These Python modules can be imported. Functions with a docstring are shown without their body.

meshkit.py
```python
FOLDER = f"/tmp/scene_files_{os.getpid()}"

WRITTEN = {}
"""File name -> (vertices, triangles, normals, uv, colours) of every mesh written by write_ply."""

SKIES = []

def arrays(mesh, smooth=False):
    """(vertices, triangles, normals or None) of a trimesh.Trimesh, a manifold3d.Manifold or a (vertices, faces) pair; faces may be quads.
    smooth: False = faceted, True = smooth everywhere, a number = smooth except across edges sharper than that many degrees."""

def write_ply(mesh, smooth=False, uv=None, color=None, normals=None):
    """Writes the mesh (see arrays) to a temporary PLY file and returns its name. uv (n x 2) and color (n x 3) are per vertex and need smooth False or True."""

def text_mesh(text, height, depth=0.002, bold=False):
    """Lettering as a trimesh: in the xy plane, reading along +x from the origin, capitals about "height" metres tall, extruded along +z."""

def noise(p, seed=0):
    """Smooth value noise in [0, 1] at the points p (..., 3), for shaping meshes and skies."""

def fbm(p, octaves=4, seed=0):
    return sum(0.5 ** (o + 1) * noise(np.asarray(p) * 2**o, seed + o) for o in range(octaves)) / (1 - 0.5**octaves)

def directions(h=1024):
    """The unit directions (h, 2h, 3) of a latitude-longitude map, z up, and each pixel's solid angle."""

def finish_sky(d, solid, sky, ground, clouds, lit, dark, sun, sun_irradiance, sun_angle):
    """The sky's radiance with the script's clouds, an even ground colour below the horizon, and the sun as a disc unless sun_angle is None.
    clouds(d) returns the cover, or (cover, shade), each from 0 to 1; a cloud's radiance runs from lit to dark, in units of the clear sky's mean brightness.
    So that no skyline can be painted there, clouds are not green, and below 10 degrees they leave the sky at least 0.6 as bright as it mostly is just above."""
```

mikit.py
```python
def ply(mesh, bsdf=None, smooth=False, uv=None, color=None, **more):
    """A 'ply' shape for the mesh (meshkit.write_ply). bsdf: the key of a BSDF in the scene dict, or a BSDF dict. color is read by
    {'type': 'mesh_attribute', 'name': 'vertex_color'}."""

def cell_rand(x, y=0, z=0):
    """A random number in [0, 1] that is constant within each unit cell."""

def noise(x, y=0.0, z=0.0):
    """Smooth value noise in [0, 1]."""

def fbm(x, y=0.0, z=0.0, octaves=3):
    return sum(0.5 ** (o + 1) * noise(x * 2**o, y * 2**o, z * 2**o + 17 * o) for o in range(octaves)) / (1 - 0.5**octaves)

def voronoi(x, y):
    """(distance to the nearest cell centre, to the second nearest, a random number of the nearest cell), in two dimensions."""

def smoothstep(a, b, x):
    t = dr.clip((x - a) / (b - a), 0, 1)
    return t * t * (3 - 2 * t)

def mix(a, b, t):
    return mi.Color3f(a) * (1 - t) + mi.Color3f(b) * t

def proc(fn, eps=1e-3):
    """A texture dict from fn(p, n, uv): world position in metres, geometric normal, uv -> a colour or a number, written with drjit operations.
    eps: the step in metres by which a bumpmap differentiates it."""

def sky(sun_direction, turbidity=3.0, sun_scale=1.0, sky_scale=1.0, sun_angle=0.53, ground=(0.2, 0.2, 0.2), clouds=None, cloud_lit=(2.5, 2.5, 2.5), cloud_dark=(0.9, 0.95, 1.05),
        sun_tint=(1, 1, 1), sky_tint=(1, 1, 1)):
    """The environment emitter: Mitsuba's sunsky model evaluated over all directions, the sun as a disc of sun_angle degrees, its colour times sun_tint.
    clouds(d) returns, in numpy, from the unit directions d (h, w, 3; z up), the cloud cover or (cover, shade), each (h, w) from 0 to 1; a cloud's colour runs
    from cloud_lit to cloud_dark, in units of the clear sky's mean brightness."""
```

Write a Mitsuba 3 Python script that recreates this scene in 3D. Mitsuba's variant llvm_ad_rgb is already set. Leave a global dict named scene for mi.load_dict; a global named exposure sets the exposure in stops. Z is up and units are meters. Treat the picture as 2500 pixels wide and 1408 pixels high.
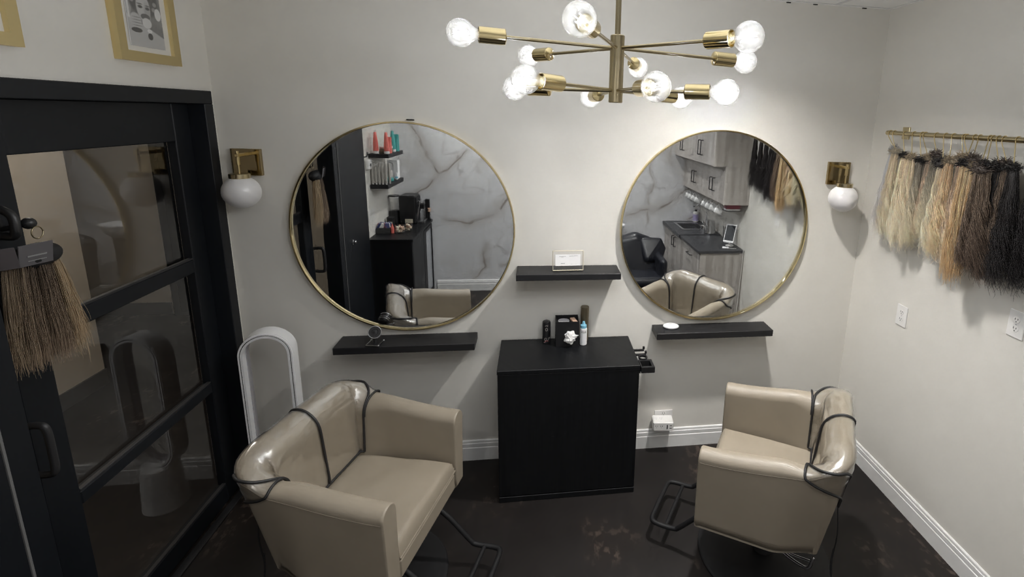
import math, numpy as np, trimesh, manifold3d as m3d, shapely.geometry as sg, shapely
import drjit as dr, mitsuba as mi, mikit, meshkit
from mikit import noise, fbm, smoothstep, mix, proc, cell_rand

T = mi.ScalarTransform4f
scene, labels = {}, {}
# ------------------------------------------------------------------ camera
F, PX, PY = 1236.475, 1504.1, 549.9          # focal length and principal point in pixels of the 2500 x 1408 frame (a cropped phone photo)
PITCH, ROLL, YAW = 0.2128, -0.0361, 0.1620
_f = np.array([math.sin(YAW) * math.cos(PITCH), math.cos(YAW) * math.cos(PITCH), -math.sin(PITCH)]); _r = np.array([math.cos(YAW), -math.sin(YAW), 0]); _d = np.cross(_f, _r)
CAM = np.eye(4); CAM[:3, 0] = -(math.cos(ROLL) * _r + math.sin(ROLL) * _d); CAM[:3, 1] = -(math.cos(ROLL) * _d - math.sin(ROLL) * _r); CAM[:3, 2] = _f; CAM[:3, 3] = (0, 0, 2.214)
scene['camera'] = {
    'type': 'perspective', 'fov': 2 * math.degrees(math.atan(1250 / F)), 'fov_axis': 'x',
    'principal_point_offset_x': -(PX - 1250) / 2500, 'principal_point_offset_y': -(PY - 704) / 1408, 'near_clip': 0.05, 'far_clip': 50.0,
    'to_world': T(CAM)}
exposure = 0.28
BULB_RADIANCE = np.array([0.96, 0.98, 1.0]) * 970.0
CAN_RADIANCE = np.array([1.0, 0.975, 0.93]) * 1250.0
HALL_RADIANCE = np.array([1.0, 0.93, 0.82]) * 9.0
# ------------------------------------------------------------------ room measures (metres)
XL, XR, YB, YR, ZC = -1.6545, 2.1375, 3.0, -0.30, 2.904
rng = np.random.default_rng(7)


# ------------------------------------------------------------------ materials
def rgb(c): return {'type': 'rgb', 'value': [float(x) for x in c]} if not isinstance(c, dict) else c


def pr(c, rough=0.5, metal=0.0, spec=0.5, **k):
    return {'type': 'twosided', 'bsdf': {'type': 'principled', 'base_color': rgb(c), 'roughness': float(rough) if not isinstance(rough, dict) else rough, 'metallic': float(metal), 'specular': float(spec), **k}}


def bumped(b, fn, scale, eps=1e-3):
    return {'type': 'twosided', 'bsdf': {'type': 'bumpmap', 'arbitrary': proc(fn, eps), 'scale': float(scale), 'bsdf': b['bsdf']}}


def wall_fn(p, n, uv):
    t = fbm(p.x * 3, p.y * 3, p.z * 3, 3)
    return mix((0.66, 0.64, 0.595), (0.69, 0.67, 0.625), t)


def orange_peel(p, n, uv): return fbm(p.x * 90, p.y * 90, p.z * 90, 2)


VEINS = [[(-1.64, 2.04), (-1.51, 1.84), (-1.45, 1.68), (-1.37, 1.58), (-1.28, 1.48)], [(-1.04, 1.75), (-1.17, 1.58), (-1.28, 1.48), (-1.42, 1.35), (-1.65, 1.23)],
         [(-1.23, 0.89), (-1.07, 0.88), (-0.87, 0.88), (-0.68, 1.03), (-0.53, 1.14), (-0.37, 1.30), (0.0, 1.62)], [(-0.76, 0.60), (-0.81, 0.47), (-0.79, 0.31), (-0.94, 0.16)], [(-0.59, 0.31), (-0.42, 0.36)],
         [(0.7, 0.86), (1.12, 1.0), (1.32, 1.05), (1.53, 1.11), (1.66, 1.22), (1.78, 1.37), (1.95, 1.46)], [(1.29, 1.66), (1.28, 1.27), (1.27, 0.9)], [(1.54, 1.95), (1.50, 1.64)], [(1.81, 0.9), (2.02, 1.06)]]
VSTR = [0.75, 0.7, 1.0, 0.7, 0.5, 1.0, 0.35, 0.45, 0.5]


def marble_fn(p, n, uv):
    h = p.x + p.y * 0.6
    wx = h + (fbm(h * 5, p.z * 5, 3.1, 4) - 0.5) * 0.22
    wz = p.z + (fbm(h * 5 + 31, p.z * 5, 7.7, 4) - 0.5) * 0.22
    c = mix((0.70, 0.70, 0.72), (0.84, 0.84, 0.85), fbm(h * 2.2, p.z * 2.2, 1.5, 4))
    haze = smoothstep(0.52, 0.75, fbm(wx * 2.5 + 9, wz * 2.5, 4.4, 4))
    c = mix(c, (0.50, 0.47, 0.44), haze * 0.5)
    fine = dr.abs(fbm(wx * 2.0, wz * 2.0, 2.2, 4) - 0.5)
    c = mix(c, (0.44, 0.42, 0.41), (1 - smoothstep(0.0, 0.014, fine)) * 0.6)
    d = mi.Float(9.0)
    for line, s in zip(VEINS, VSTR):
        for (ax, az), (bx, bz) in zip(line[:-1], line[1:]):
            vx, vz = bx - ax, bz - az
            t = dr.clip(((wx - ax) * vx + (wz - az) * vz) / (vx * vx + vz * vz), 0, 1)
            q = dr.sqrt(dr.square(wx - ax - t * vx) + dr.square(wz - az - t * vz)) / s
            d = dr.minimum(d, q)
    c = mix(c, (0.46, 0.42, 0.38), (1 - smoothstep(0.0, 0.13, d)) * 0.5)
    c = mix(c, (0.26, 0.22, 0.19), (1 - smoothstep(0.002, 0.020, d)) * 0.8 * smoothstep(0.25, 0.6, fbm(h * 9, p.z * 9, 6, 2)))
    return c


def floor_fn(p, n, uv):
    g = fbm(p.x * 2.0 + 3, p.y * 7.0, 0.3, 4)
    c = mix((0.0055, 0.0045, 0.0045), (0.014, 0.0115, 0.011), g)
    worn = fbm(p.x * 3.1, p.y * 2.2, 5.5, 4)
    fine = fbm(p.x * 38, p.y * 26, 8.8, 3)
    c = mix(c, (0.085, 0.062, 0.05), smoothstep(0.50, 0.75, worn) * smoothstep(0.52, 0.72, fine) * 0.8)
    return mix(c, (0.030, 0.022, 0.017), smoothstep(0.42, 0.8, worn) * 0.35)


def floor_rough(p, n, uv): return 0.38 + 0.25 * fbm(p.x * 5, p.y * 5, 2.0, 3)


def grain(p): return fbm(p.x * 60 + p.y * 60, p.z * 2.0, 1.0, 3)


def black_wood(p, n, uv): return mix((0.0018, 0.0021, 0.0028), (0.0060, 0.0066, 0.0080), fbm(p.x * 120 + p.y * 90, p.z * 5 + p.x * 2, 1.0, 3))


def shelf_wood(p, n, uv): return mix((0.006, 0.006, 0.007), (0.013, 0.013, 0.015), fbm(p.x * 4, p.y * 90, p.z * 90, 3))


def ash_wood(p, n, uv):
    h = p.x + p.y
    a = fbm(h * 22, p.z * 1.3, 0.7, 4)
    b = fbm(h * 90, p.z * 3, 3.3, 2)
    return mix((0.24, 0.215, 0.195), (0.50, 0.475, 0.45), smoothstep(0.2, 0.8, 0.65 * a + 0.35 * b))


def leather_fn(p, n, uv):
    return mix((0.250, 0.215, 0.166), (0.288, 0.248, 0.194), fbm(p.x * 6, p.y * 6, p.z * 6, 3))


def leather_bump(p, n, uv): return fbm(p.x * 260, p.y * 260, p.z * 260, 2)


def portrait_fn(p, n, uv):
    u, v = uv.x, uv.y
    def e(cx, cy, rx, ry, soft=0.12):
        return 1 - smoothstep(1 - soft, 1 + soft, dr.sqrt(dr.square((u - cx) / rx) + dr.square((v - cy) / ry)))
    g = 0.10 + 0.12 * fbm(u * 5, v * 7, 1.0, 3) + 0 * u
    def put(g, val, m): return g * (1 - m) + val * m
    g = put(g, 0.42, smoothstep(0.0, 0.03, 0.30 - v + (0.6 - u) * 0.28))
    g = put(g, 0.30, e(0.08, 0.72, 0.10, 0.30))
    g = put(g, 0.035 + 0.06 * fbm(u * 14, v * 18, 2.0, 2), e(0.52, 0.70, 0.42, 0.26))
    for cx, cy in ((0.22, 0.80), (0.36, 0.86), (0.55, 0.87), (0.72, 0.82), (0.20, 0.66), (0.84, 0.66), (0.80, 0.58)):
        g = put(g, 0.26, e(cx, cy, 0.055, 0.032, 0.4))
    g = put(g, 0.46, e(0.50, 0.58, 0.19, 0.21))
    g = put(g, 0.34, e(0.60, 0.52, 0.08, 0.14, 0.5))
    g = put(g, 0.05, e(0.42, 0.585, 0.065, 0.022, 0.4))
    g = put(g, 0.05, e(0.62, 0.575, 0.060, 0.022, 0.4))
    g = put(g, 0.12, e(0.41, 0.625, 0.075, 0.010, 0.5) + 0)
    g = put(g, 0.12, e(0.63, 0.615, 0.065, 0.010, 0.5))
    g = put(g, 0.10, e(0.53, 0.45, 0.13, 0.045))
    g = put(g, 0.58, e(0.55, 0.36, 0.13, 0.075))
    g = put(g, 0.66, e(0.60, 0.25, 0.07, 0.03))
    g = put(g, 0.44, e(0.24, 0.37, 0.16, 0.11))
    for k in range(4):
        g = put(g, 0.20, e(0.28, 0.42 - 0.04 * k, 0.12, 0.006, 0.6))
    g = put(g, 0.03, e(0.24, 0.235, 0.15, 0.035))
    g = put(g, 0.03, e(0.60, 0.17, 0.07, 0.05))
    g = put(g, 0.62, e(0.90, 0.52, 0.09, 0.09))
    g = put(g, 0.60, smoothstep(0.0, 0.01, 0.035 - dr.abs(u - 0.07)) * smoothstep(0.0, 0.01, 0.13 - dr.abs(v - 0.52)))
    g = put(g, 0.72, smoothstep(0.905, 0.91, v))
    g = put(g, 0.70, smoothstep(0.025, 0.015, u))
    return mi.Color3f(g)


MATS = dict(
    wall_paint=bumped(pr(proc(wall_fn), 0.75, spec=0.25), orange_peel, 0.0004, 2e-3),
    ceiling_white=pr((0.72, 0.72, 0.71), 0.9, spec=0.1), ceiling_grid=pr((0.6, 0.6, 0.6), 0.6),
    marble=pr(proc(marble_fn), 0.25, spec=0.4), floor=pr(proc(floor_fn), proc(floor_rough), spec=0.25),
    trim_white=pr((0.80, 0.80, 0.79), 0.45), door_black=pr((0.006, 0.0075, 0.010), 0.45, spec=0.25), pane={'type': 'thindielectric', 'int_ior': 1.52},
    black_wood=pr(proc(black_wood), 0.45, spec=0.28), shelf_wood=pr(proc(shelf_wood), 0.5, spec=0.4), ash=pr(proc(ash_wood), 0.5, spec=0.3), ash_edge=pr((0.50, 0.47, 0.44), 0.5),
    worktop=pr((0.035, 0.036, 0.040), 0.4), dark_metal=pr((0.03, 0.03, 0.032), 0.4, 0.3), black_plastic=pr((0.012, 0.012, 0.013), 0.35), black_satin=pr((0.009, 0.009, 0.010), 0.5, spec=0.3),
    brass=pr((0.48, 0.41, 0.26), 0.2, 1.0), brass_bright=pr((0.74, 0.61, 0.33), 0.12, 1.0), brass_polished=pr((0.34, 0.27, 0.15), 0.04, 1.0), gold=pr((0.72, 0.59, 0.31), 0.32, 1.0),
    mirror={'type': 'twosided', 'bsdf': {'type': 'conductor', 'material': 'none', 'specular_reflectance': rgb((0.84, 0.86, 0.87))}},
    opal=pr((0.80, 0.79, 0.79), 0.18), clear_glass={'type': 'thindielectric', 'int_ior': 1.5}, film={'type': 'blendbsdf', 'weight': 0.08, 'clear': {'type': 'thindielectric', 'int_ior': 1.55}, 'sheen': {'type': 'twosided', 'bsdf': {'type': 'roughconductor', 'material': 'none', 'alpha': 0.05}}}, bulb_glass={'type': 'blendbsdf', 'weight': 0.10, 'clear': {'type': 'thindielectric', 'int_ior': 1.5}, 'glow': {'type': 'twosided', 'bsdf': {'type': 'roughconductor', 'material': 'none', 'alpha': 0.35}}},
    acrylic={'type': 'dielectric', 'int_ior': 1.49},
    leather=bumped(pr(proc(leather_fn), 0.40, spec=0.5), leather_bump, 0.0006), leather_seam=pr((0.20, 0.17, 0.13), 0.5), piping=pr((0.010, 0.010, 0.011), 0.5), chrome=pr((0.75, 0.75, 0.77), 0.08, 1.0),
    steel=pr((0.55, 0.55, 0.56), 0.25, 1.0), white_plastic=pr((0.78, 0.77, 0.75), 0.35), white_gloss=pr((0.82, 0.82, 0.83), 0.15), slot=pr((0.03, 0.03, 0.03), 0.6), seam_metal=pr((0.13, 0.13, 0.13), 0.5), mug_white=pr((0.86, 0.86, 0.85), 0.4), grey_trim=pr((0.35, 0.34, 0.36), 0.4),
    mat_board=pr((0.70, 0.68, 0.63), 0.8), portrait=pr(proc(portrait_fn), 0.5), ink=pr((0.05, 0.05, 0.05), 0.7), ink_grey=pr((0.30, 0.31, 0.31), 0.7), paper=pr((0.84, 0.84, 0.84), 0.6), tissue=pr((0.86, 0.85, 0.83), 0.9, spec=0.1),
    coral=pr((0.72, 0.16, 0.13), 0.4), teal=pr((0.06, 0.33, 0.31), 0.4), sky_blue=pr((0.22, 0.50, 0.66), 0.35), khaki=pr((0.20, 0.18, 0.12), 0.5), bronze=pr((0.14, 0.115, 0.075), 0.35, 0.5), red_print=pr((0.42, 0.07, 0.08), 0.5),
    silver_print=pr((0.55, 0.50, 0.46), 0.4), silver_tube=pr((0.50, 0.48, 0.44), 0.35, 0.4), tag_grey=pr((0.085, 0.080, 0.085), 0.7), tag_dark=pr((0.06, 0.052, 0.055), 0.7), tag_text=pr((0.22, 0.22, 0.22), 0.6), maroon=pr((0.20, 0.035, 0.055), 0.5), navy_snack=pr((0.05, 0.06, 0.16), 0.35),
    cream=pr((0.66, 0.60, 0.47), 0.5), lilac=pr((0.34, 0.30, 0.50), 0.4), vinyl_black=pr((0.012, 0.013, 0.018), 0.35), fridge_glass=pr((0.30, 0.31, 0.33), 0.2), tan=pr((0.55, 0.36, 0.26), 0.5), brown_wood=pr((0.20, 0.11, 0.05), 0.5),
    screen=pr((0.02, 0.022, 0.025), 0.08), hair=pr({'type': 'mesh_attribute', 'name': 'vertex_color'}, 0.38, spec=0.45), hall_wall=pr((0.62, 0.57, 0.50), 0.8, spec=0.2), hall_dark=pr((0.05, 0.05, 0.052), 0.7), filament_post=pr((0.5, 0.5, 0.48), 0.4))
scene.update({'mat_' + k: v for k, v in MATS.items()})


# ------------------------------------------------------------------ helpers
def key_of(name, parent=None):
    base = f'{parent}__{name}' if parent else name
    k, i = base, 0
    while k in used:
        i += 1
        k = f'{base}_{i:03d}'
    used.add(k)
    return k


used = set()
ORD = ('first', 'second', 'third', 'fourth', 'fifth', 'sixth', 'seventh', 'eighth')


def thing(name, label, cat, group=None):
    k = key_of(name)
    labels[k] = {'label': label, 'category': cat, **({'group': group} if group else {})}
    return k


def obj(name, mesh, mat, parent=None, label=None, cat=None, group=None, kind=None, smooth=False, color=None, **more):
    k = key_of(name, parent)
    scene[k] = mikit.ply(mesh, 'mat_' + mat, smooth=smooth, color=color, **more)
    d = {a: b for a, b in (('label', label), ('category', cat), ('group', group), ('kind', kind)) if b}
    if d: labels[k] = d
    return k


def share(name, src, parent, to_world=None):
    k = key_of(name, parent)
    scene[k] = {**scene[src], **({'to_world': to_world} if to_world is not None else {})}
    return k


def struct(name, mesh, mat, label=None, **k): return obj(name, mesh, mat, None, label=label or name.replace('_', ' '), kind='structure', **k)


cat = trimesh.util.concatenate


def tm(man):
    m = man.to_mesh()
    return trimesh.Trimesh(np.array(m.vert_properties[:, :3]), np.array(m.tri_verts), process=False)


def box(x0, x1, y0, y1, z0, z1, b=0.0):
    x0, x1 = sorted((x0, x1)); y0, y1 = sorted((y0, y1)); z0, z1 = sorted((z0, z1))
    if b <= 0:
        m = trimesh.creation.box((x1 - x0, y1 - y0, z1 - z0)); m.apply_translation(((x0 + x1) / 2, (y0 + y1) / 2, (z0 + z1) / 2)); return m
    b = min(b, 0.45 * min(x1 - x0, y1 - y0, z1 - z0))
    P = []
    for x, sx in ((x0, 1), (x1, -1)):
        for y, sy in ((y0, 1), (y1, -1)):
            for z, sz in ((z0, 1), (z1, -1)):
                P += [(x + sx * b, y + sy * b, z), (x + sx * b, y, z + sz * b), (x, y + sy * b, z + sz * b)]
    return trimesh.convex.convex_hull(np.array(P))


def move(m, M=None, t=None):
    m = m.copy()
    if M is not None: m.apply_transform(M)
    if t is not None: m.apply_translation(t)
    return m


def frame(x, y, z, o=(0, 0, 0)):
    M = np.eye(4); M[:3, 0], M[:3, 1], M[:3, 2], M[:3, 3] = x, y, z, o
    return M


def rotz(a, o=(0, 0, 0)):
    c, s = math.cos(a), math.sin(a)
    return frame((c, s, 0), (-s, c, 0), (0, 0, 1), o)


def grid_faces(n, m, wrap_m=False):
    i, j = np.meshgrid(np.arange(n - 1), np.arange(m if wrap_m else m - 1), indexing='ij')
    a, b = i * m + j, i * m + (j + 1) % m
    c, d = (i + 1) * m + (j + 1) % m, (i + 1) * m + j
    return np.concatenate([np.stack([a, b, c], -1).reshape(-1, 3), np.stack([a, c, d], -1).reshape(-1, 3)])


def spline(pts, n=24):
    p = np.asarray(pts, float)
    q = np.vstack([2 * p[0] - p[1], p, 2 * p[-1] - p[-2]])
    out = []
    for i in range(len(p) - 1):
        t = np.linspace(0, 1, n, endpoint=(i == len(p) - 2))[:, None]
        a, b, c, d = q[i:i + 4]
        out.append(0.5 * (2 * b + (c - a) * t + (2 * a - 5 * b + 4 * c - d) * t ** 2 + (3 * b - a - 3 * c + d) * t ** 3))
    return np.vstack(out)


def tube(pts, r, sides=10, caps=True):
    p = np.asarray(pts, float); r = np.broadcast_to(r, (len(p),))
    t = np.gradient(p, axis=0); t /= np.linalg.norm(t, axis=1, keepdims=True) + 1e-12
    a = np.cross(t[0], (0, 0, 1.0)) if abs(t[0][2]) < 0.9 else np.cross(t[0], (1.0, 0, 0))
    A = [a / np.linalg.norm(a)]
    for k in range(1, len(p)):
        a = A[-1] - t[k] * (A[-1] @ t[k]); A.append(a / (np.linalg.norm(a) + 1e-12))
    A = np.array(A); B = np.cross(t, A); ang = np.arange(sides) * 2 * np.pi / sides
    v = (p[:, None] + r[:, None, None] * (np.cos(ang)[None, :, None] * A[:, None] + np.sin(ang)[None, :, None] * B[:, None])).reshape(-1, 3)
    f = grid_faces(len(p), sides, True)
    if caps:
        c0, c1 = len(v), len(v) + 1; v = np.vstack([v, p[0], p[-1]]); k = np.arange(sides); l = (len(p) - 1) * sides
        f = np.vstack([f, np.stack([np.full(sides, c0), (k + 1) % sides, k], 1), np.stack([np.full(sides, c1), l + k, l + (k + 1) % sides], 1)])
    m = trimesh.Trimesh(v, f, process=False)
    if m.volume < 0: m.invert()
    return m


def rod(a, b, r, sides=12): return tube([a, b], r, sides)


def lathe(prof, n=32, o=(0, 0, 0), axis=None):
    p = np.asarray(prof, float); a = np.arange(n) * 2 * np.pi / n
    v = np.stack([p[:, None, 0] * np.cos(a), p[:, None, 0] * np.sin(a), np.repeat(p[:, 1:2], n, 1)], -1).reshape(-1, 3)
    m = trimesh.Trimesh(v, grid_faces(len(p), n, True), process=False)
    if axis is not None: m.apply_transform(trimesh.geometry.align_vectors((0, 0, 1), np.asarray(axis, float)))
    m.apply_translation(o)
    return m


def closed_lathe(prof, n=32, o=(0, 0, 0), axis=None):
    p = [(1e-5, prof[0][1])] + list(prof) + [(1e-5, prof[-1][1])]
    m = lathe(p, n, o, axis)
    if m.volume < 0: m.invert()
    return m


def cyl(o, r, h, n=32, b=0.0, axis=None):
    return closed_lathe([(r - b, 0), (r, b), (r, h - b), (r - b, h)] if b else [(r, 0), (r, h)], n, o, axis)


def extrude(poly, h): return trimesh.creation.extrude_polygon(poly, h, engine='earcut')


def text_on(s, height, o, xd, yd, depth=0.0006, bold=False, centre=True):
    m = meshkit.text_mesh(s, height, depth, bold)
    if centre: m.apply_translation((-m.bounds.mean(0)[0], -m.bounds.mean(0)[1], 0))
    n = np.cross(xd, yd)
    return move(m, frame(xd, yd, n, o))


def strands(root, tip, n_seg, r, amp, freq, phase, sag, col_root, col_tip, seed, mid_pow=1.0):
    """Hair: (n,3) roots and tips; amp (n,), freq (n,), phase (n,); returns mesh, colours."""
    g = np.random.default_rng(seed); n = len(root)
    t = np.linspace(0, 1, n_seg)[None, :, None]
    p = root[:, None] * (1 - t) + tip[:, None] * t
    sp = (t ** 0.75 - t) * (tip - root)[:, None] * np.array([1, 1, 0]) * sag
    p = p + sp
    th = phase[:, None] + freq[:, None] * t[..., 0] * 2 * np.pi
    a = amp[:, None] * np.clip(t[..., 0] * 1.5 - 0.2, 0, 1) ** mid_pow
    p = p + np.stack([np.cos(th) * a, np.sin(th) * a * 1.2, 0.35 * np.sin(th * 1.3) * a], -1)
    p[..., 0] = np.minimum(p[..., 0], XR - 0.006)
    d = np.gradient(p, axis=1); d /= np.linalg.norm(d, axis=-1, keepdims=True) + 1e-9
    A = np.cross(d, np.array([0.3, 0.9, 0.1])); A /= np.linalg.norm(A, axis=-1, keepdims=True) + 1e-9
    B = np.cross(d, A)
    rr = r * (1 - 0.55 * np.linspace(0, 1, n_seg) ** 3)[None, :, None, None]
    ang = np.arange(3) * 2 * np.pi / 3
    v = p[:, :, None] + rr * (np.cos(ang)[None, None, :, None] * A[:, :, None] + np.sin(ang)[None, None, :, None] * B[:, :, None])
    f0 = grid_faces(n_seg, 3, True)
    f = (f0[None] + (np.arange(n) * n_seg * 3)[:, None, None]).reshape(-1, 3)
    w = t[..., 0] ** 0.8
    c = np.asarray(col_root)[None, None] * (1 - w[..., None]) + np.asarray(col_tip)[None, None] * w[..., None]
    c = c * (0.72 + 0.5 * g.random(n))[:, None, None]
    c = np.repeat(np.broadcast_to(c, (n, n_seg, 3))[:, :, None], 3, 2).reshape(-1, 3)
    return trimesh.Trimesh(v.reshape(-1, 3), f, process=False), np.clip(c, 0, 1)


def hair_lock(parent, root_c, root_r, tip_c, tip_r, n, curl, cols, seed, r=0.0011, seg=15, name='hair', ragged=0.03):
    g = np.random.default_rng(seed)
    lock = g.integers(0, max(6, n // 34), n)
    lk = lambda s: g.normal(size=(lock.max() + 1, 3))[lock] * s
    u = g.normal(size=(n, 3)); u /= np.linalg.norm(u, axis=1, keepdims=True); u *= g.random((n, 1)) ** 0.4
    base = u * 0.45 + lk(0.42)
    base /= np.maximum(1, np.linalg.norm(base, axis=1, keepdims=True))
    root = np.asarray(root_c) + base * np.asarray(root_r)
    tip = np.asarray(tip_c) + (base * 0.9 + 0.09 * g.normal(size=(n, 3))) * np.asarray(tip_r)
    tip[:, 2] += -np.abs(g.normal(size=n)) * 0 + g.normal(size=n) * ragged + (g.random(n) < 0.1) * 0.05
    ph = g.random(lock.max() + 1)[lock] * 6.28 + g.normal(size=n) * 0.22
    fr = (curl[1] * (0.85 + 0.3 * g.random(lock.max() + 1)))[lock]
    am = 0.75 * curl[0] * (0.6 + 0.8 * g.random(lock.max() + 1))[lock] * (0.8 + 0.4 * g.random(n))
    m, c = strands(root, tip, seg, r, am, fr, ph, 0.8, cols[0], cols[1], seed + 1, curl[2] if len(curl) > 2 else 1.0)
    tone = (0.85 + 0.3 * g.random(lock.max() + 1))[lock]
    c = np.clip(c.reshape(n, -1, 3) * tone[:, None, None], 0, 1).reshape(-1, 3)
    return obj(name, m, 'hair', parent, smooth=True, color=c, kind='stuff')


# ================================================================== structure
floor = struct('floor', box(-6.0, 2.3, -0.5, 8.0, -0.06, 0.0), 'floor', 'dark brown black worn floor')
WT = 0.12
struct('wall_back', box(XL - 0.12, XR, YB, YB + WT, 0, ZC + 0.05), 'wall_paint', 'off white wall with the two round mirrors')
struct('wall_right', box(XR, XR + WT, YR - 0.1, YB + WT, 0, ZC + 0.05), 'wall_paint', 'off white wall behind the hanging hair')
struct('wall_rear', box(XL, XR, YR - WT, YR, 0, ZC + 0.05), 'marble', 'veined grey white marble wall')
OY0, OY1, OZ = 0.88, 2.915, 2.23          # doorway in the left wall
struct('wall_left', cat([box(XL - 0.14, XL, YR - 0.1, OY0, 0, ZC + 0.05), box(XL - 0.14, XL, OY1, YB, 0, ZC + 0.05), box(XL - 0.14, XL, OY0, OY1, OZ, ZC + 0.05)]), 'wall_paint', 'off white wall around the black sliding door')
# ceiling: lay-in tiles
struct('ceiling', box(XL - 0.1, XR + 0.1, YR - 0.1, YB + 0.1, ZC + 0.012, ZC + 0.05), 'ceiling_grid', 'white lay-in tile ceiling')
for gx in (-1.28, -0.67, -0.06, 0.55, 1.16, 1.772): obj('grid_bar', box(gx - 0.012, gx + 0.012, YR, YB, ZC, ZC + 0.012, 0.002), 'ceiling_grid', 'ceiling')
for gy in (0.17, 0.78, 1.39, 2.0, 2.61): obj('grid_bar', box(XL, XR, gy - 0.012, gy + 0.012, ZC + 0.001, ZC + 0.013, 0.002), 'ceiling_grid', 'ceiling')
xs = [XL, -1.28, -0.67, -0.06, 0.55, 1.16, 1.772, XR]; ys = [YR, 0.17, 0.78, 1.39, 2.0, 2.61, YB]
for i in range(7):
    for j in range(6):
        obj('tile', box(xs[i] + 0.013, xs[i + 1] - 0.013, ys[j] + 0.013, ys[j + 1] - 0.013, ZC + 0.003, ZC + 0.011, 0.003), 'ceiling_white', 'ceiling')
obj('wall_angle', cat([box(XL, XR, YB - 0.018, YB, ZC - 0.001, ZC + 0.002), box(XR - 0.018, XR, YR, YB, ZC - 0.001, ZC + 0.002)]), 'ceiling_white', 'ceiling')
for gx in (1.47, 1.64, 1.96): obj('gap', box(gx - 0.014, gx + 0.014, YB - 0.004, YB - 0.0002, ZC - 0.007, ZC - 0.0005, 0.001), 'slot', 'ceiling')


# baseboards (profiled)
def baseboard(name, a, b, nrm, label):
    prof = [(0, 0), (0.016, 0), (0.016, 0.088), (0.012, 0.092), (0.0135, 0.096), (0.0135, 0.118), (0.009, 0.121), (0.010, 0.124), (0.009, 0.135), (0.004, 0.140), (0, 0.140)]
    a, b, nrm = (np.array(v, float) for v in (a, b, nrm))
    P = np.array([[e + nrm * x + np.array([0, 0, z]) for x, z in prof] for e in (a, b)])
    n = len(prof); v = P.reshape(-1, 3)
    f = [q for k in range(n - 1) for q in ((k, k + 1, n + k + 1), (k, n + k + 1, n + k))]
    f += [(0, k, k + 1) for k in range(1, n - 1)] + [(n, n + k + 1, n + k) for k in range(1, n - 1)]
    m = trimesh.Trimesh(v, np.array(f), process=False); m.fix_normals()
    struct(name, m, 'trim_white', label)


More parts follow.
